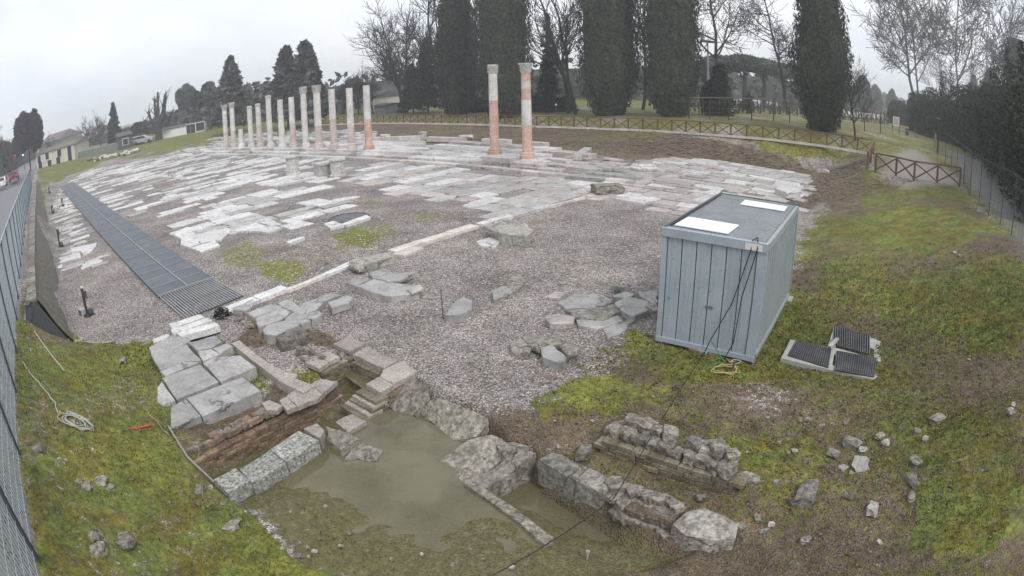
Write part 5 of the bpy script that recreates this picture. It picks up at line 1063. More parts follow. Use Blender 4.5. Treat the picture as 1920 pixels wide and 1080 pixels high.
b = tb(775, 213, .8); conifer(b, ang_h(b, (775, 120)), 58*ppm(b), 'lower dark spruce at the left edge of the evergreen group', n=5000, ls=.2, pw=.6)
b = at(216, 274, 1.0); conifer(b, ang_h(b, (212, 193)), 42*ppm(b), 'isolated pointed dark spruce beyond the far left corner of the square', n=7000, ls=.36)
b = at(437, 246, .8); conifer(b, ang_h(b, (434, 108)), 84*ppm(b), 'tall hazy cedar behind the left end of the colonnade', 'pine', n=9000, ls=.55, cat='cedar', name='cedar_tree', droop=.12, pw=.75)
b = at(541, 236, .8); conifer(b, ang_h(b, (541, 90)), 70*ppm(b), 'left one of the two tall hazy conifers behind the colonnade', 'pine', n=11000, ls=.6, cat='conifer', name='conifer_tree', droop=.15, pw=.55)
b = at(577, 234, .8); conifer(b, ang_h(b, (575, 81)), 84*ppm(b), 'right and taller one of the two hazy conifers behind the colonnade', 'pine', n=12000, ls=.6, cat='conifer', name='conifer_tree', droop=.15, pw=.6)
def roundtree(base, h, wx, label, mat, n=6000, ls=.4, th=.3, flat=1.0, name='round_tree', cat='tree', trunk_r=.2, group=None, lumps=9):
    o = empty(name, tuple(base), 0, label, cat, group); MB().tube([(0,0,-.3), (.1,0,h*th), (0,.1,h*.75)], [trunk_r*1.3, trunk_r, trunk_r*.3], 7).build('trunk', M['bark_dark'], o)
    R = np.array([wx*.5, wx*.5, h*(1-th)*.5*flat]); c = np.array([0, 0, h-R[2]]); P_ = []
    for k in range(lumps):
        d = rng.normal(size=3); d /= np.linalg.norm(d); d[2] = abs(d[2])*.9-.2; cc_ = c+d*R*random.uniform(.45, 1.0); m_ = n//lumps; q = rng.normal(size=(m_, 3)); q /= np.linalg.norm(q, axis=1, keepdims=True); P_.append(cc_+q*(rng.uniform(.3, 1, m_)**.4)[:,None]*R*random.uniform(.22,.42))
    V, F = leaves(np.concatenate(P_), ls); link('crown', np_mesh('crown', V, F), M[mat], o); return o
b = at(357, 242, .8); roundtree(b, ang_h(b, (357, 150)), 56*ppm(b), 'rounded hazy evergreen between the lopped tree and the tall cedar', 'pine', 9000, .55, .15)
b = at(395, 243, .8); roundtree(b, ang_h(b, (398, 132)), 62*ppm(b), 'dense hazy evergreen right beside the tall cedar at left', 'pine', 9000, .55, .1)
b = at(57, 322, 1.2); roundtree(b, ang_h(b, (57, 188)), 58*ppm(b), 'big brownish dense tree over the street at the far left', 'brown_leaf', 12000, .38, .0, lumps=26)
b = at(262, 262, .9); roundtree(b, ang_h(b, (262, 228)), 34*ppm(b), 'low rounded bush behind the parked cars at left', 'hedge', 3000, .4, .05)
b = at(660, 214, .8); roundtree(b, ang_h(b, (672, 146)), 50*ppm(b), 'dark pine clump behind the right end of the colonnade', 'pine', 4000, .5, .25)
# umbrella pines beyond the vineyard
for k, (px, top, wpx, lb) in enumerate([(1322,118,50,'first umbrella pine from the left of the far grove'),(1352,107,56,'tall umbrella pine of the far grove, behind the ivy clad trunk'),(1395,105,62,'central umbrella pine of the far grove, with the flattest crown'),(1432,112,58,'umbrella pine of the far grove right of the centre'),(1470,122,56,'umbrella pine of the far grove beside the grey green cypress'),(1500,130,50,'last umbrella pine of the far grove, half hidden by the grey green cypress')]):
    b = at(px, 203, 1.5); h = ang_h(b, (px, top)); o = empty('umbrella_pine', tuple(b), 0, lb, 'pine', 'umbrella pines of the far grove'); w_ = wpx*ppm(b)
    MB().tube([(0,0,-.3),(.2,.1,h*.5),(0,0,h*.86)], [.45,.35,.2], 6).tube([(.1,0,h*.55),(w_*.25,0,h*.85)], [.2,.08], 5).tube([(.1,0,h*.5),(-w_*.25,.5,h*.85)], [.2,.08], 5).build('trunk', M['bark'], o)
    V, F = leaf_cloud((0, 0, h*.86), (w_*.62, w_*.5, h*.15), 2600, .55); link('crown', np_mesh('crown', V, F), M['pine'], o)
for k, (px, py, top, wpx, lb) in enumerate([(1618,212,142,30,'hazy far cypress right of the thin bare tree'),(1672,215,168,20,'hazy far cypress above the information board'),(1641,209,160,26,'hazy rounded far conifer between the two far cypresses')]):
    b = at(px, py, 1.4); cypress(b, ang_h(b, (px, top)), wpx*ppm(b), lb, CP, 'pine', 3000, .5)

def bare_tree(base, h, label, spread=.55, n_lv=3, r0=None, mat='bark', lean=0, name='bare_tree', group=None, first=.28, seed=None, twig=1.0, up=.12, forks=None):
    o = empty(name, tuple(base), 0, label, 'bare tree', group); rs = random.Random(seed if seed is not None else hash(label) % 9999); r0 = r0 or h*.016; br = MB(); tr = MB()
    def seg(p, d, L, r, lv, mb):
        n = 5 if lv < 2 else 3; pts = [p.copy()]; q = p.copy(); dd = d.copy()
        for i in range(n):
            dd = (dd+Vector((rs.uniform(-1,1), rs.uniform(-1,1), rs.uniform(-.6,1)))*.20+Vector((0,0,up*.5))).normalized(); q = q+dd*(L/n); pts.append(q.copy())
        rr = [max(.020*h/14, r*(1-.50*i/n)) for i in range(n+1)]; mb.tube(pts, rr, 7 if lv == 0 else (5 if lv < 2 else 3), cap=False)
        if lv >= n_lv: return
        k = [6, 9, 8, 4, 3, 2][lv] if lv else (forks or 11)
        for c in range(k):
            t = rs.uniform(first if lv == 0 else .2, 1.0); i = min(n-1, int(t*n)); a = pts[i].lerp(pts[i+1], t*n-i); ax = dd.orthogonal(); ax.rotate(Matrix.Rotation(rs.uniform(0, 6.283), 3, dd)); nd = (dd*(1-spread)+ax.normalized()*spread*rs.uniform(.9, 1.6)+Vector((0,0,up*.6))).normalized()
            seg(a, nd, L*rs.uniform(.38, .62)*(1.15-t*.4), rr[i]*rs.uniform(.45, .70), lv+1, br)
        if lv < n_lv: seg(pts[-1], dd, L*.5, rr[-1], lv+1, br)
    seg(Vector((0,0,-.2)), Vector((lean,0,1)).normalized(), h*.62, r0, 0, tr)
    tr.build('trunk', M[mat], o); br.build('branches', M[mat], o); return o
for k, (px, py, z, tx, ty, lb, kw) in enumerate([
 (762,213,.8,742,20,'tall bare tree at the left edge of the wood, leaning slightly left',dict(spread=.6, r0=.30, lean=-.08)),
 (756,213,.8,790,-10,'tall bare tree just right of the leftmost one by the grassy strip',dict(spread=.5, r0=.26, lean=.03)),
 (838,212,.9,830,-60,'bare tree rising behind the dark spruces at left of the cypresses',dict(spread=.5, r0=.25)),
 (1066,218,1.1,1062,-60,'bare tree with a straight trunk between the slim spruce and the broad cypress',dict(spread=.5, r0=.24, forks=5)),
 (1080,220,1.1,1095,-80,'bare tree close behind the broad right cypress, its twin trunk to the left',dict(spread=.45, r0=.20, forks=5)),
 (1205,216,1.2,1200,-40,'bare tree standing in the gap between the two broad right cypresses',dict(spread=.6, r0=.20)),
 (1478,225,1.5,1432,-60,'bare tree behind the grey green cypress, long branches reaching left',dict(spread=.7, r0=.22, lean=-.15)),
 (1720,234,1.9,1712,-110,'big spreading bare tree right of the information board',dict(spread=.62, r0=.42, forks=9)),
 (1722,232,1.9,1755,-100,'second bare trunk rising from beside the big spreading tree',dict(spread=.55, r0=.30, lean=.08)),
 (1795,250,2.0,1800,-110,'bare tree over the right hedge, left of the ivy clad trees',dict(spread=.6, r0=.32, mat='bark_dark')),
 (1760,225,1.9,1775,60,'smaller grey bare tree behind the hedge at right',dict(spread=.6, r0=.14)),
 (1603,277,1.8,1600,85,'thin young bare tree between the grey green cypress and the board',dict(spread=.5, r0=.09)),
 (1845,245,2.1,1850,-150,'dark leaning bare tree near the right edge of the picture',dict(spread=.6, r0=.34, mat='bark_dark', lean=.05)),
 (163,286,1.0,160,218,'bare tree behind the grey wall at left, with a dense twiggy crown',dict(spread=.65, r0=.22)),
 (190,280,1.0,188,207,'bare tree left of the isolated dark spruce',dict(spread=.6, r0=.18)),
 (20,338,1.4,20,200,'tall bare tree at the street left of the big brownish tree',dict(spread=.45, r0=.25)),
 (100,300,1.0,98,245,'small bare tree behind the cream house',dict(spread=.6, r0=.12)),
 (672,215,.8,662,120,'bare tree behind the twelfth column of the colonnade',dict(spread=.6, r0=.16)),
 (700,213,.8,705,128,'slender bare tree right of the colonnade',dict(spread=.6, r0=.12)),
 ]):
    b = tb(px, py, z) if py > 212 and px > 700 else at(px, py, z); bare_tree(b, ang_h(b, (tx, ty)), lb, seed=k*13+5, **kw)
b = at(298, 263, .9); H_ = ang_h(b, (305, 168)); o = empty('bare_tree', tuple(b), 0, 'lopped bare tree with thick upright limbs by the white low building', 'bare tree'); rs_ = random.Random(5)
MB().tube([(0,0,-.3),(.1,0,H_*.15),(-.1,0,H_*.30)], [.85,.65,.6], 8).build('trunk', M['bark'], o); mb = MB()
for ax, hh_, sp in [(-.9,.62,.45),(-.35,.85,.2),(.1,.97,.05),(.55,.90,.3),(1.0,.80,.5),(1.25,.55,.7),(-1.3,.45,.8)]:
    tip = Vector((ax*H_*.30, rs_.uniform(-.2,.2)*H_, H_*hh_)); k0 = Vector((0,0,H_*rs_.uniform(.18,.3))); mid = k0.lerp(tip, .5)+Vector((ax*H_*.06, 0, -H_*.04)); mb.tube([tuple(k0), tuple(mid), tuple(tip)], [.42,.30,.20], 6)
    for q in range(9): p0 = mid.lerp(tip, rs_.uniform(-.2, 1)); p1 = p0+Vector((rs_.uniform(-1,1)*H_*.12, rs_.uniform(-1,1)*H_*.12, rs_.uniform(.05,.2)*H_)); mb.tube([tuple(p0), tuple(p0.lerp(p1, .5)+Vector((0,0,-.2))), tuple(p1)], [.12,.08,.04], 3)
mb.build('limbs', M['bark'], o)
b = tb(1402, 226, 1.5); bare_tree(b, ang_h(b, (1402, 165)), 'small gnarled bare tree in the vineyard between the cypresses', spread=.8, r0=.22, seed=5, first=.25, up=.05)
# ivy clad trunks
def ivy_tree(base, h, label, wpx, bush=True, mat='ivy', hh=.62, n=5000, seed=1, top=True, lean=0):
    o = bare_tree(base, h, label, spread=.65, r0=.22, mat='bark_dark', name='ivy_clad_tree', seed=seed, first=.55, lean=lean, forks=6) if top else empty('ivy_clad_tree', tuple(base), 0, label, 'tree'); w_ = wpx*ppm(np.array(base)); t = rng.uniform(0, 1, n)**1.0
    o['category'] = 'ivy clad tree'
    r = w_*.5*np.interp(t, [0,.12,.3,.5,.8,1], [.9,1.0,.75,.62,.45,.2])*rng.uniform(.2, 1.1, n); a = rng.uniform(0, 6.283, n); k = 1+.35*np.array([mnoise.noise(Vector((math.cos(q)+seed, math.sin(q), s_*7))) for q, s_ in zip(a, t)])
    V, F = leaves(np.stack([r*k*np.cos(a)+lean*t*h*hh, r*k*np.sin(a), t*h*hh], 1), .15*max(1, ppm(np.array(base))/.05)); link('ivy', np_mesh('ivy', V, F), M[mat], o); return o
b = tb(1350, 232, 1.4); ivy_tree(b, ang_h(b, (1345, -90)), 'ivy clad tree between the lamp mast and the vineyard, bushy foot on the ground', 60, hh=.30, seed=11)
b = tb(1335, 230, 1.4); q = empty('bush', tuple(b), 0, 'dark leaning evergreen bush left of the ivy clad trunk by the fence', 'bush'); V, F = leaf_cloud((0,0,1.5), (1.2,1.0,1.9), 3500, .16); link('leaves', np_mesh('leaves', V, F), M['ivy'], q); MB().tube([(0,0,-.2),(0,0,2)], .1, 6).build('stem', M['bark_dark'], q)
for px, py, tx, ty, wp_, lb, sd in [(1860,262,1862,-200,90,'large dark ivy clad tree at the right edge',6),(1905,290,1905,-260,170,'darkest ivy clad tree in the upper right corner',7),(1825,248,1822,-120,34,'slender ivy clad tree left of the large dark one at right',8)]:
    b = tb(px, py, 2.1 if px > 1500 else 1.0); ivy_tree(b, min(24, ang_h(b, (tx, ty))), lb, wp_ if px > 1500 else wp_*.55, hh=.8 if px > 1500 else .55, seed=sd, n=9000 if px > 1800 else 4500)
def hedge(name, pts, h, d, label, mat, n, ls, hj=.25, cat='hedge'):
    P_ = [np.array(p, float) for p in pts]; o = empty(name, tuple(P_[0]), 0, label, cat); L0 = P_[0]; lens = [np.hypot(*(P_[i+1]-P_[i])[:2]) for i in range(len(P_)-1)]; T = sum(lens); cum = np.cumsum([0]+lens)
    hs = [h]*len(P_) if not hasattr(h, '__len__') else h
    def at_(s_): 
        i = np.clip(np.searchsorted(cum, s_)-1, 0, len(P_)-2); f = (s_-cum[i])/np.array(lens)[i]; A_ = np.array(P_); q = A_[i]+(A_[i+1]-A_[i])*f[:,None]; H = np.array(hs)[i]*(1-f)+np.array(hs)[i+1]*f; dd = A_[i+1]-A_[i]; dd = dd/np.linalg.norm(dd[:,:2], axis=1, keepdims=True); return q, H, np.stack([dd[:,1], -dd[:,0]], 1)
    s_ = rng.uniform(0, T, n); q, H, nn = at_(s_); t = rng.uniform(0, 1, n)**.75; side = rng.uniform(-1, 1, n); side = np.sign(side)*np.abs(side)**.4
    lum = np.array([mnoise.noise(Vector((a*.35, b*.8+c, 2.2))) for a, b, c in zip(s_, t*3, side)]); w_ = d*.5*(1-.45*t**2)*(1+.5*lum); Hh = H*(1+hj*np.array([mnoise.noise(Vector((a*.3, 5, 1))) for a in s_]))
    V, F = leaves(np.stack([q[:,0]+nn[:,0]*side*w_-L0[0], q[:,1]+nn[:,1]*side*w_-L0[1], q[:,2]+t*Hh-L0[2]], 1), ls); link('leaves', np_mesh('leaves', V, F), M[mat], o)
    mb = MB()                                                     # woody core of stems
    V = []; 
    for i in range(25): qq, H1, n1 = at_(np.array([T*i/24])); jj = random.uniform(-.1, .1)*d; x, y = qq[0][0]-L0[0], qq[0][1]-L0[1]; V += [(x-n1[0][0]*d*.28, y-n1[0][1]*d*.28, qq[0][2]-L0[2]-.2), (x-n1[0][0]*d*.22+jj, y-n1[0][1]*d*.22, qq[0][2]-L0[2]+H1[0]*.72), (x+n1[0][0]*d*.22+jj, y+n1[0][1]*d*.22, qq[0][2]-L0[2]+H1[0]*.72), (x+n1[0][0]*d*.28, y+n1[0][1]*d*.28, qq[0][2]-L0[2]-.2)]
    mb.add(V, [(i*4+j, (i+1)*4+j, (i+1)*4+j+1, i*4+j+1) for i in range(24) for j in range(3)]); mb.build('inner_stems', M[mat], o); return o
hb = [at(1960,440,2.2), at(1915,368,2.2), at(1862,318,2.15), at(1805,282,2.1), at(1755,262,2.05), at(1712,248,2.0)]
hedge('hedge', hb, [6, 6.5, 6.5, 7, 6.5, 5.5], 3.2, 'tall dark overgrown hedge along the right edge behind the wire fence', 'hedge', 42000, .14, hj=.5)
hedge('hedge', [at(1785,255,2.0), at(1745,243,1.95), at(1700,234,1.9), at(1672,230,1.9)], [6, 6, 5, 3.5], 3.4, 'grey green laurel hedge behind the gate posts and information board', 'hedge_grey', 14000, .2)
hedge('hedge', [at(-30,345,1.4), at(5,328,1.4), at(30,312,1.3), at(62,299,1.2)], [6, 7, 8, 9], 6, 'dark hazy hedge along the far side of the street', 'brown_leaf', 9000, .5)
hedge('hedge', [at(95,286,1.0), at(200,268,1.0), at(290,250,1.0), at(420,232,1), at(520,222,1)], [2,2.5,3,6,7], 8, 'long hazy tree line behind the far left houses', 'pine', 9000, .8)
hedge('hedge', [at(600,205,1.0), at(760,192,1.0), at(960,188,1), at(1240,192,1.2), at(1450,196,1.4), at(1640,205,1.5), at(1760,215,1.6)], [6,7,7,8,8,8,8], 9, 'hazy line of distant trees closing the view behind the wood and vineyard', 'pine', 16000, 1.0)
hedge('hedge', [at(870,212,.9), at(940,213,.9), at(1010,214,1.0), at(1075,216,1.05)], [1.6,2.2,2.0,1.6], 2, 'dark undergrowth behind the fence below the broad cypress', 'ivy', 6000, .2)

# ------------------------------------------------------------------ vineyard, posts, board, gate
vf = [tb(*q) for q in [(1292,236,1.35),(1331,238,1.4),(1366,240,1.45),(1409,243,1.5),(1450,246,1.55),(1480,248,1.6),(1575,262,1.7),(1620,266,1.75),(1650,268,1.8)]]
wirefence('vineyard_fence', vf, 1.9, 'thin dark wire fence in front of the vineyard behind the cypresses', 'wood_dark', 'wood_grey', .07, .6, .45, .006)
for r_i, (ya, z) in enumerate([(228,1.5),(221,1.5),(215,1.5),(211,1.5),(208,1.5)]):
    a, b = at(1290, ya-3, z), at(1665, ya+9, z); n_ = 26; o = empty('vine_row', tuple(a), 0, ['nearest row of bare grape vines on posts','second row of bare grape vines counted from the fence','third row of bare grape vines counted from the fence','fourth row of bare grape vines counted from the fence','farthest row of bare grape vines below the pines'][r_i], 'vine row', 'rows of the vineyard'); mb = MB(); mv = MB()
    for i in range(n_+1):
        q = lerp(a, b, i/n_)-a; mb.box((q[0], q[1], .85), (.13,.13,1.8)); 
        for k in range(3): p0 = Vector((q[0]+random.uniform(-1,1), q[1], 0)); mv.tube([tuple(p0), tuple(p0+Vector((random.uniform(-.2,.2),0,.9))), tuple(p0+Vector((random.uniform(-1,1),0,1.4)))], [.08,.06,.03], 4)
    mb.beam((0,0,1.3), tuple(b-a+np.array([0,0,1.3])), .02, .02).beam((0,0,.8), tuple(b-a+np.array([0,0,.8])), .02, .02); mb.build('trellis', M['wood_dark'], o, kind='stuff'); mv.build('vines', M['bark_dark'], o, kind='stuff')
ib = tb(1679, 262, 1.85); io = empty('information_board', tuple(ib), -.35, 'information board with white frame on two dark posts beside the path', 'information board'); hI = ang_h(ib, (1679, 216))
for s_ in (-1, 1): MB().box((s_*.42,0,hI/2), (.07,.07,hI)).build('post', M['wood_dark'], io)
MB().box((0,-.03,hI*.66), (.78,.05,.95)).build('panel', M['sign_white'], io); MB().box((.0,-.062,hI*.66), (.58,.01,.74)).build('print', M['sign_print'], io)
for px, py, top, lb, cap in [(1757,303,222,'tall dark wooden lamp post with a flat cap at the gate',True),(1752,300,250,'shorter dark post left of the capped lamp post',False),(1718,270,252,'low wooden bollard post right of the information board',True),(1698,266,238,'thin post beside the bin right of the information board',False)]:
    b = tb(px, py, 1.9); h = ang_h(b, (px, top)); o = empty('wooden_post', tuple(b), -.4, lb, 'post'); MB().box((0,0,h/2-.05), (.13,.13,h+.1)).build('shaft', M['wood_dark' if h > 1.5 else 'wood_grey'], o)
    if cap: MB().box((0,0,h+.03), (.42,.20,.06)).build('cap', M['wood_grey'], o)
b = tb(1700, 268, 1.9); o = empty('litter_bin', tuple(b), -.4, 'small dark litter bin between the information board and the bollard post', 'bin'); MB().lathe([(.17,.1),(.2,.75),(.19,.78)], 12).build('body', M['steel_dark'], o); MB().lathe([(.21,.78),(.12,.9),(.02,.93)], 12).build('lid', M['wood_grey'], o)
tag(MB().beam(tuple(tb(1650,266,1.8)+np.array([0,0,.55])), tuple(tb(1716,275,1.9)+np.array([0,0,.6])), .07, .07).beam(tuple(tb(1650,266,1.8)+np.array([0,0,.0])), tuple(tb(1650,266,1.8)+np.array([0,0,.6])), .07, .07).build('low_rail', M['wood_grey'], None), 'low weathered rail running behind the information board', 'rail')
b = at(1328, 207, 1.5); h = ang_h(b, (1328, 78)); o = empty('lamp_mast', tuple(b), 0, 'tall thin grey floodlight mast between the cypress and the ivy clad tree', 'lamp mast'); MB().tube([(0,0,0),(0,0,h)], [.22,.12], 8).build('mast', M['steel_edge'], o); MB().box((0,0,h), (2.0,.3,.3)).build('lamp_bar', M['steel_dark'], o)
b = tb(1043, 219, 1.1); o = empty('path_lamp', tuple(b), 0, 'small white topped path lamp behind the fence right of the brick columns', 'path lamp'); MB().tube([(0,0,0),(0,0,.95)], .04, 6).build('pole', M['steel'], o); MB().lathe([(.10,.93),(.12,1.0),(.09,1.1),(.01,1.14)], 8).build('head', M['white_sheet'], o)

# ------------------------------------------------------------------ houses and walls far off
def facade(p0, p1, z, top0, depth, label, wall='plaster', roof='roof', wins=(), rh=1.4, cat='house', name='house', eave=.3, chimney=None, gable=False):
    a, b = at(*p0, z), at(*p1, z); h = ang_h(b, top0); c = (a+b)/2; d = b-a; L = np.hypot(*d[:2]); yaw = math.atan2(d[1], d[0]); o = empty(name, (c[0], c[1], z), yaw, label, cat)
    far = np.array([-math.sin(yaw), math.cos(yaw)]); sg = 1 if (far@c[:2]) > 0 else -1
    MB().box((0, sg*depth/2, h/2-.3), (L, depth, h+.6)).build('wall', M[wall], o)
    if roof:
        y0, y1 = -sg*eave, sg*(depth+eave); xm = L/2+eave; V = [(-xm,y0,h),(xm,y0,h),(xm,y1,h),(-xm,y1,h),(-xm*.96,sg*depth/2,h+rh),(xm*.96,sg*depth/2,h+rh)]
        rf = MB().add(V, [(0,1,5,4),(2,3,4,5),(1,2,5),(3,0,4),(3,2,1,0)]).build('roof', M[roof], o)
        if chimney: MB().box((chimney*L, sg*depth/2, h+rh+.4), (.6,.6,1.4)).build('chimney', M['plaster_grey'], rf)
    for k, (u, v, w_, hh) in enumerate(wins):
        f = MB().box(((u-.5)*L, -sg*.03, v*h), (w_+.2, .10, hh+.2)).build('window', M['sign_white' if wall != 'plaster_grey' else 'plaster_grey'], o); MB().box(((u-.5)*L, -sg*.09, v*h), (w_, .04, hh)).build('pane', M['glass'], f)
    return o
facade((70,321),(141,301),1.0,(139.5,270),9,'cream two storey house with dark shuttered windows beyond the end of the street','plaster','roof',[(.08,.70,.8,1.2),(.30,.75,.8,1.2),(.62,.72,.9,1.2),(.88,.75,.9,1.3),(.10,.24,.9,1.5),(.35,.24,.9,1.3),(.58,.26,.9,1.4),(.88,.26,.9,1.6)],chimney=.44,rh=.7)
facade((74,300),(112,291),1.0,(104,263),9,'grey gabled house behind the cream house at left','plaster_grey','roof',[(.5,.7,.8,1)],rh=2.2)
facade((141,300),(248,274.5),1.0,(246,262),4,'long low grey green wall running right from the cream house','plaster_grey',None,[],cat='wall',name='boundary_wall')
facade((224,280),(248,274),1.05,(247,251),7,'dark shed at the right end of the grey green wall','roof_dark','roof_dark',[(.5,.5,1,1)],rh=.6,cat='shed',name='shed')
facade((166,275),(184,271),1.0,(183,251),7,'small white house seen above the grey green wall','plaster_white','roof',[(.6,.75,.9,1.3)],rh=2.0)
facade((300.6,262),(382,246),.9,(382,229.7),7,'long low white building right of the lopped tree','plaster_white','roof_dark',[(.93,.62,1.6,1.4),(.76,.55,.9,1.6),(.66,.55,.7,1.6)],rh=.35,cat='building',name='low_building',eave=.15)
facade((714,196),(747,194),1.0,(747,168),9,'white house with a dark pitched roof between the colonnade and the wood','plaster_white','roof_dark',[(.75,.72,1.4,1.4),(.3,.62,.9,1.0)],rh=3.0)
facade((598,216),(640,213),.9,(640,190),6,'grey shed roofed low building behind the columns','plaster_grey','roof_dark',[(.3,.5,1.6,1.2),(.7,.5,1.6,1.2)],rh=.8,cat='shed',name='shed')
facade((598,208),(750,201),.9,(750,190),1,'long pale garden wall behind the right half of the colonnade','plaster_white',None,[],cat='wall',name='boundary_wall')
facade((702,214),(722,213),.9,(722,197),4,'small grey hut with a flat dark roof right of the colonnade','plaster_grey','roof_dark',[],rh=.2,cat='hut',name='hut')
facade((640,212),(700,210),.9,(700,182),6,'pale low building with grey windows behind the twelfth column','plaster','roof_dark',[(.2,.5,1.6,1.2),(.55,.5,1.6,1.2),(.85,.5,1.0,1.2)],rh=.8,cat='building',name='low_building')
facade((1422,200),(1458,200.5),1.5,(1458,192),5,'pale low roof strip seen beyond the vineyard','plaster_white',None,[],cat='shed',name='shed')
facade((1588,219),(1665,224),1.6,(1665,217.5),3,'long pale wall strip beyond the vineyard right of the grey green cypress','plaster_white',None,[],cat='wall',name='boundary_wall')
facade((-6,352),(9,342),1.4,(9,286),12,'dark hazy house at the very left edge of the street','roof_dark','roof_dark',[],rh=1.0)
# rubble heap on the far left edge
for k in range(34):
    t = (k+.5)/34; p_ = gp(165+t*95, 303-t*19+random.uniform(-2.5, 2.5)); o = rock('rubble_block', (p_.x, p_.y, p_.z), random.uniform(.3,.7), random.uniform(.25,.5), random.uniform(.15,.35), random.uniform(0,3), M['slab_white' if k % 3 else 'rubble'], None, 1, .3); tag(o, 'pale rubble block in the heap along the far left edge of the square', 'stone', 'rubble heap at the far left edge')
# cars
def car(px, py, z, yaw, mat, label, tail=False):
    b = at(px, py, z); o = empty('car', tuple(b), yaw, label, 'car'); prof = [(-2.1,.35),(-2.15,.8),(-1.95,.95),(-1.5,1.42),(.2,1.45),(.95,.95),(1.95,.82),(2.1,.55),(2.05,.3)]
    def ext(pr, w_): n = len(pr); V = [(x, -w_, z_) for x, z_ in pr]+[(x, w_, z_) for x, z_ in pr]; return V, [tuple(range(n)), tuple(range(2*n-1, n-1, -1))]+[(i, i+n, (i+1)%n+n, (i+1)%n) for i in range(n)]
    MB().add(*ext(prof, .85)).build('body', M[mat], o); MB().add(*ext([(-1.72,.98),(-1.42,1.34),(.15,1.37),(.75,.98)], .862)).build('side_windows', M['glass'], o); MB().add([(-2.0,-.65,1.0),(-2.0,.65,1.0),(-1.58,.6,1.38),(-1.58,-.6,1.38)], [(0,1,2,3)]).build('rear_window', M['glass'], o)
    for sx in (-1.3, 1.3):
        for sy in (-.8, .8): V = []; MB().tube([(sx, sy-.1, .32), (sx, sy+.1, .32)], .32, 12).build('wheel', M['rubber'], o)
    for sy in (-.62, .62): MB().box((-2.13, sy, .82), (.06,.28,.14)).build('tail_light', M['tail_red'], o)
    return o
sd_ = math.atan2(.693, -.72)
car(27, 339, 1.5, sd_, 'car_red', 'dark red car driving away along the street, tail lights lit'); car(4, 352, 1.5, sd_, 'car_white', 'white car on the street at the very left edge'); 
car(255, 272, 1.0, .35, 'car_white', 'white car parked left of the pair in front of the shed'); car(269, 269, 1.0, .35, 'car_silver', 'silver car parked right of the white one by the shed'); 
def light_pole(px, py, top, hx, hy, lb, lampmat):
    b = at(px, py, 1.4); h = ang_h(b, (px, top)); o = empty('traffic_light', tuple(b), 0, lb, 'traffic light'); MB().tube([(0,0,0),(0,0,h)], .12, 6).build('pole', M['steel'], o)
    q = ray(hx, hy); k = math.hypot(b[0], b[1])/math.hypot(q[0], q[1]); hp = np.array([q[0]*k, q[1]*k, CAM_H+q[2]*k])-b; s_ = ppm(b); MB().beam((0,0,h*.98), tuple(hp), .12, .12).build('arm', M['steel'], o); MB().box(tuple(hp), (3*s_, .5, 8*s_), .8).build('signal_head', M['steel_dark'], o)
    dv = -np.array([q[0], q[1], q[2]])*(.8); MB().lathe([(0.01,-1.3*s_),(1.0*s_,-.9*s_),(1.35*s_,0),(1.0*s_,.9*s_),(.01,1.3*s_)], 8, tuple(hp+dv)).build('lamp', M[lampmat], o)
light_pole(47, 318, 283, 43, 291, 'traffic light showing green above the street', 'lamp_green'); light_pole(13, 336, 293, 28, 292, 'traffic light showing red left of the green one', 'lamp_red')

# ------------------------------------------------------------------ scattered stones, grass, gravel grains
near_st = [(1500,790,.09),(1540,800,.08),(1516,788,.10),(1560,795,.06),(1478,850,.07),(1490,848,.10),(1650,820,.14),(1660,832,.11),(1596,835,.22),(1562,852,.15),(1618,845,.12),(1612,875,.26),(1580,880,.12),(1598,888,.10),(1545,790,.05),(1585,795,.08),(1485,945,.12),(1510,930,.34),(1590,933,.13),(1635,958,.18),(1708,934,.12),(1757,790,.24),(1720,812,.12),(1735,825,.12),(1895,775,.20),(1900,760,.10),(1818,676,.09),(1510,1015,.13),(1420,975,.11),(1432,1000,.11),(1446,985,.09),(1648,1018,.08),(1388,990,.12),(1400,850,.07),(1350,765,.06),(1300,735,.05),(1800,480,.14),(1808,490,.12),(1790,475,.10),(1812,470,.09),(1425,760,.06),(1440,785,.06),(1716,870,.2),(1710,905,.2),(1640,905,.09),(1560,740,.05),
 (230,680,.20),(375,920,.14),(395,918,.10),(262,808,.06),(70,845,.18),(165,915,.16),(190,905,.20),(205,918,.15),(150,905,.12),(178,1010,.18),(185,1035,.22),(235,1020,.22),(232,1010,.14),(150,1015,.08),(268,835,.07),(435,990,.20),(420,640,.07),(612,495,.13),(516,500,.10),(225,650,.10),(165,655,.10),(560,1020,.08),(575,1028,.07),(545,1035,.08),(590,1035,.08),(600,1012,.06),(560,1045,.09),(520,985,.06),(545,960,.05),(610,950,.05),(655,1000,.07),(690,1035,.05),(735,1050,.06),(790,1040,.05),(850,1060,.06),(905,1050,.05),(960,1065,.06),(480,965,.06),(505,1000,.05),(590,985,.05),(450,975,.07),(640,1025,.07),(580,1045,.06),(530,1030,.06),(1225,745,.05),(1140,700,.06),(1180,640,.07),(1200,655,.05),(1480,815,.05),(1460,830,.05),(1070,868,.09),(1110,790,.07),(990,775,.08),(1040,790,.05),(1455,905,.08),(1300,900,.09),(1315,935,.12)]
LM = {'shipping container': (1330,660), 'manhole frame': (1560,665), 'right end of the short wall': (1400,890), 'left end of the short wall': (1160,800), 'big front boulder': (1320,990), 'coil of white rope': (144,795), 'red terracotta strip': (262,805), 'slab platform': (380,700), 'low lichen wall': (430,905),
 'silted left shore of the water': (560,1030), 'bottom left corner of the picture': (150,1000), 'half buried boulder among the scattered stones': (1510,930), 'middle of the scattered stones at right': (1600,860), 'right edge of the picture': (1900,770), 'pit corner by the gravel': (1040,800), 'wire fence on the right slope': (1830,440), 'moss patches on the gravel': (560,490)}
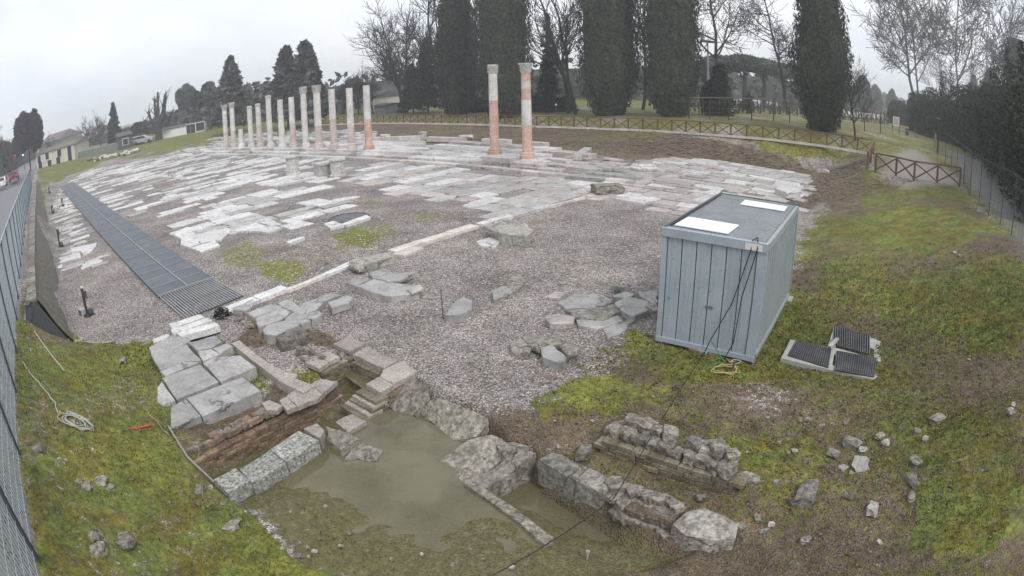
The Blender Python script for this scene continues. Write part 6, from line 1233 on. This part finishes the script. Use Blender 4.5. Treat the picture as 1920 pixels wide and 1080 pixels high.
rank = {}; ORD = ['closest','second closest','third closest','fourth closest','fifth closest','sixth closest','seventh closest','eighth closest','ninth closest','tenth closest','eleventh closest','twelfth closest','thirteenth closest','fourteenth closest']
ORD += ['%dth closest' % k for k in range(15, 60)]
for q in near_st:
    L = min(LM, key=lambda l: math.hypot(LM[l][0]-q[0], LM[l][1]-q[1])); rank.setdefault(L, []).append(q)
for L in rank: rank[L].sort(key=lambda q: math.hypot(LM[L][0]-q[0], LM[L][1]-q[1]))
for L, qs in rank.items():
    for k, (px, py, s_) in enumerate(qs):
        p_ = gp(px, py); big = s_ >= .17; colr = 'pale' if px > 470 and random.random() < .25 else random.choice(['grey', 'brownish'] if px > 470 else ['brownish']); sz = 'large' if s_ > .2 else ('medium' if big else 'small')
        mt = {'pale': 'rock_pale', 'grey': 'rubble', 'brownish': 'rock_moss'}[colr]; o = rock('stone', (p_.x, p_.y, p_.z), s_*random.uniform(.9,1.3)*.58, s_*random.uniform(.7,1)*.58, s_*random.uniform(.28,.45), random.uniform(0,3), M[mt], None, 2 if s_ > .1 else 1, .5, amp=.45)
        tag(o, '%s %s stone, %s one to the %s' % (sz, colr, ORD[k], L), 'stone', 'stones scattered on the grass and soil')
def scatter(n, rmin, rmax, amin, amax, test):
    r = np.sqrt(rng.uniform(rmin**2, rmax**2, n)); r = rmin+(r-rmin)*rng.uniform(.55, 1, n); a = np.radians(rng.uniform(amin, amax, n)); x = r*np.sin(a); y = r*np.cos(a); k = test(x, y); return x[k], y[k]
# grass and moss: countless short blades
def blades(n, test, mat, name, hgt, wid, rmax=20, rmin=3.5):
    x, y = scatter(n, rmin, rmax, -66, 62, test); z = sample_ground(x, y, 'Z'); d = np.hypot(x, y); s_ = (hgt*rng.uniform(.5, 1.4, len(x))*(.8+d/22))[:,None]; a = rng.uniform(0, 6.283, len(x)); w_ = np.stack([np.cos(a), np.sin(a), 0*a], 1)*wid*(.7+d/14)[:,None]; up = np.stack([rng.normal(0,.55,len(x)), rng.normal(0,.55,len(x)), np.ones(len(x))], 1)*s_
    P_ = np.stack([x, y, z-.004], 1); V = np.stack([P_-w_, P_+w_, P_+up], 1).reshape(-1, 3); o = link(name, np_mesh(name, V, np.arange(len(V)).reshape(-1, 3)), M[mat], kind='stuff'); return o
def tg(x, y): return (sample_ground(x, y, 'G') > rng.uniform(.15, .85, len(x))) & (sample_ground(x, y, 'Z') > WZ+.02)
blades(190000, tg, 'grassblade', 'grass', .030, .012)
def tm(x, y): return (sample_ground(x, y, 'LF') > rng.uniform(.3, 1, len(x))) & (sample_ground(x, y, 'Z') > WZ+.02)
blades(70000, tm, 'mossblade', 'dry_grass', .018, .012)
# loose gravel grains and small pebbles
def grains(n, rmin, rmax, sz, mat, name, test):
    x, y = scatter(n, rmin, rmax, -62, 58, test); z = sample_ground(x, y, 'Z'); n = len(x); oc = np.array([(1,0,0),(0,1,0),(-1,0,0),(0,-1,0),(0,0,.8),(0,0,-.8)]); a = rng.uniform(0, 6.283, n); s_ = sz*rng.uniform(.5, 1.5, n)*(.8+np.hypot(x, y)/40)
    V = oc[None]*s_[:,None,None]*(1+rng.uniform(-.35,.35,(n,6,1))); c, s2 = np.cos(a)[:,None], np.sin(a)[:,None]; V = np.stack([V[...,0]*c-V[...,1]*s2, V[...,0]*s2+V[...,1]*c, V[...,2]*.7], -1)+np.stack([x, y, z+.004], 1)[:,None]
    f = np.array([(0,1,4),(1,2,4),(2,3,4),(3,0,4)]); F = (np.arange(n)[:,None,None]*6+f[None]).reshape(-1, 3); link(name, np_mesh(name, V.reshape(-1,3), F), M[mat], kind='stuff')
def tgr(x, y): return (sample_ground(x, y, 'G') < .1) & (sdist(x, y, FORUM) < .2) & (sdist(x, y, PIT) > .05)
grains(26000, 7, 26, .022, 'rock_pale', 'gravel_grains', tgr); grains(16000, 7, 24, .022, 'rock', 'dark_gravel_grains', tgr)
def tdl(x, y): return (sample_ground(x, y, 'LF') > .35) & (sample_ground(x, y, 'Z') > WZ)
grains(2600, 5, 14, .020, 'rubble', 'pebbles', tdl)
def tbk(x, y): return (sample_ground(x, y, 'LF') > .4) & (y > 24) & (x > -12)
grains(60000, 26, 58, .035, 'leafred', 'bank_leaf_litter', tbk); grains(16000, 26, 58, .03, 'mossblade', 'bank_moss_bits', tbk); grains(5000, 5, 17, .022, 'leafred', 'leaf_litter', tdl)

# ------------------------------------------------------------------ damp air
hz_ = MB().box((0, 120, 12), (900, 900, 30)).build('haze', None, None, kind='stuff')
m = bpy.data.materials.new('haze_air'); m.use_nodes = True; n = m.node_tree; n.nodes.clear(); out = n.nodes.new('ShaderNodeOutputMaterial'); pv_ = n.nodes.new('ShaderNodeVolumePrincipled'); pv_.inputs['Color'].default_value = (.92,.94,1,1); pv_.inputs['Density'].default_value = HAZE; pv_.inputs['Anisotropy'].default_value = .3; n.links.new(pv_.outputs[0], out.inputs['Volume']); hz_.data.materials.append(m)
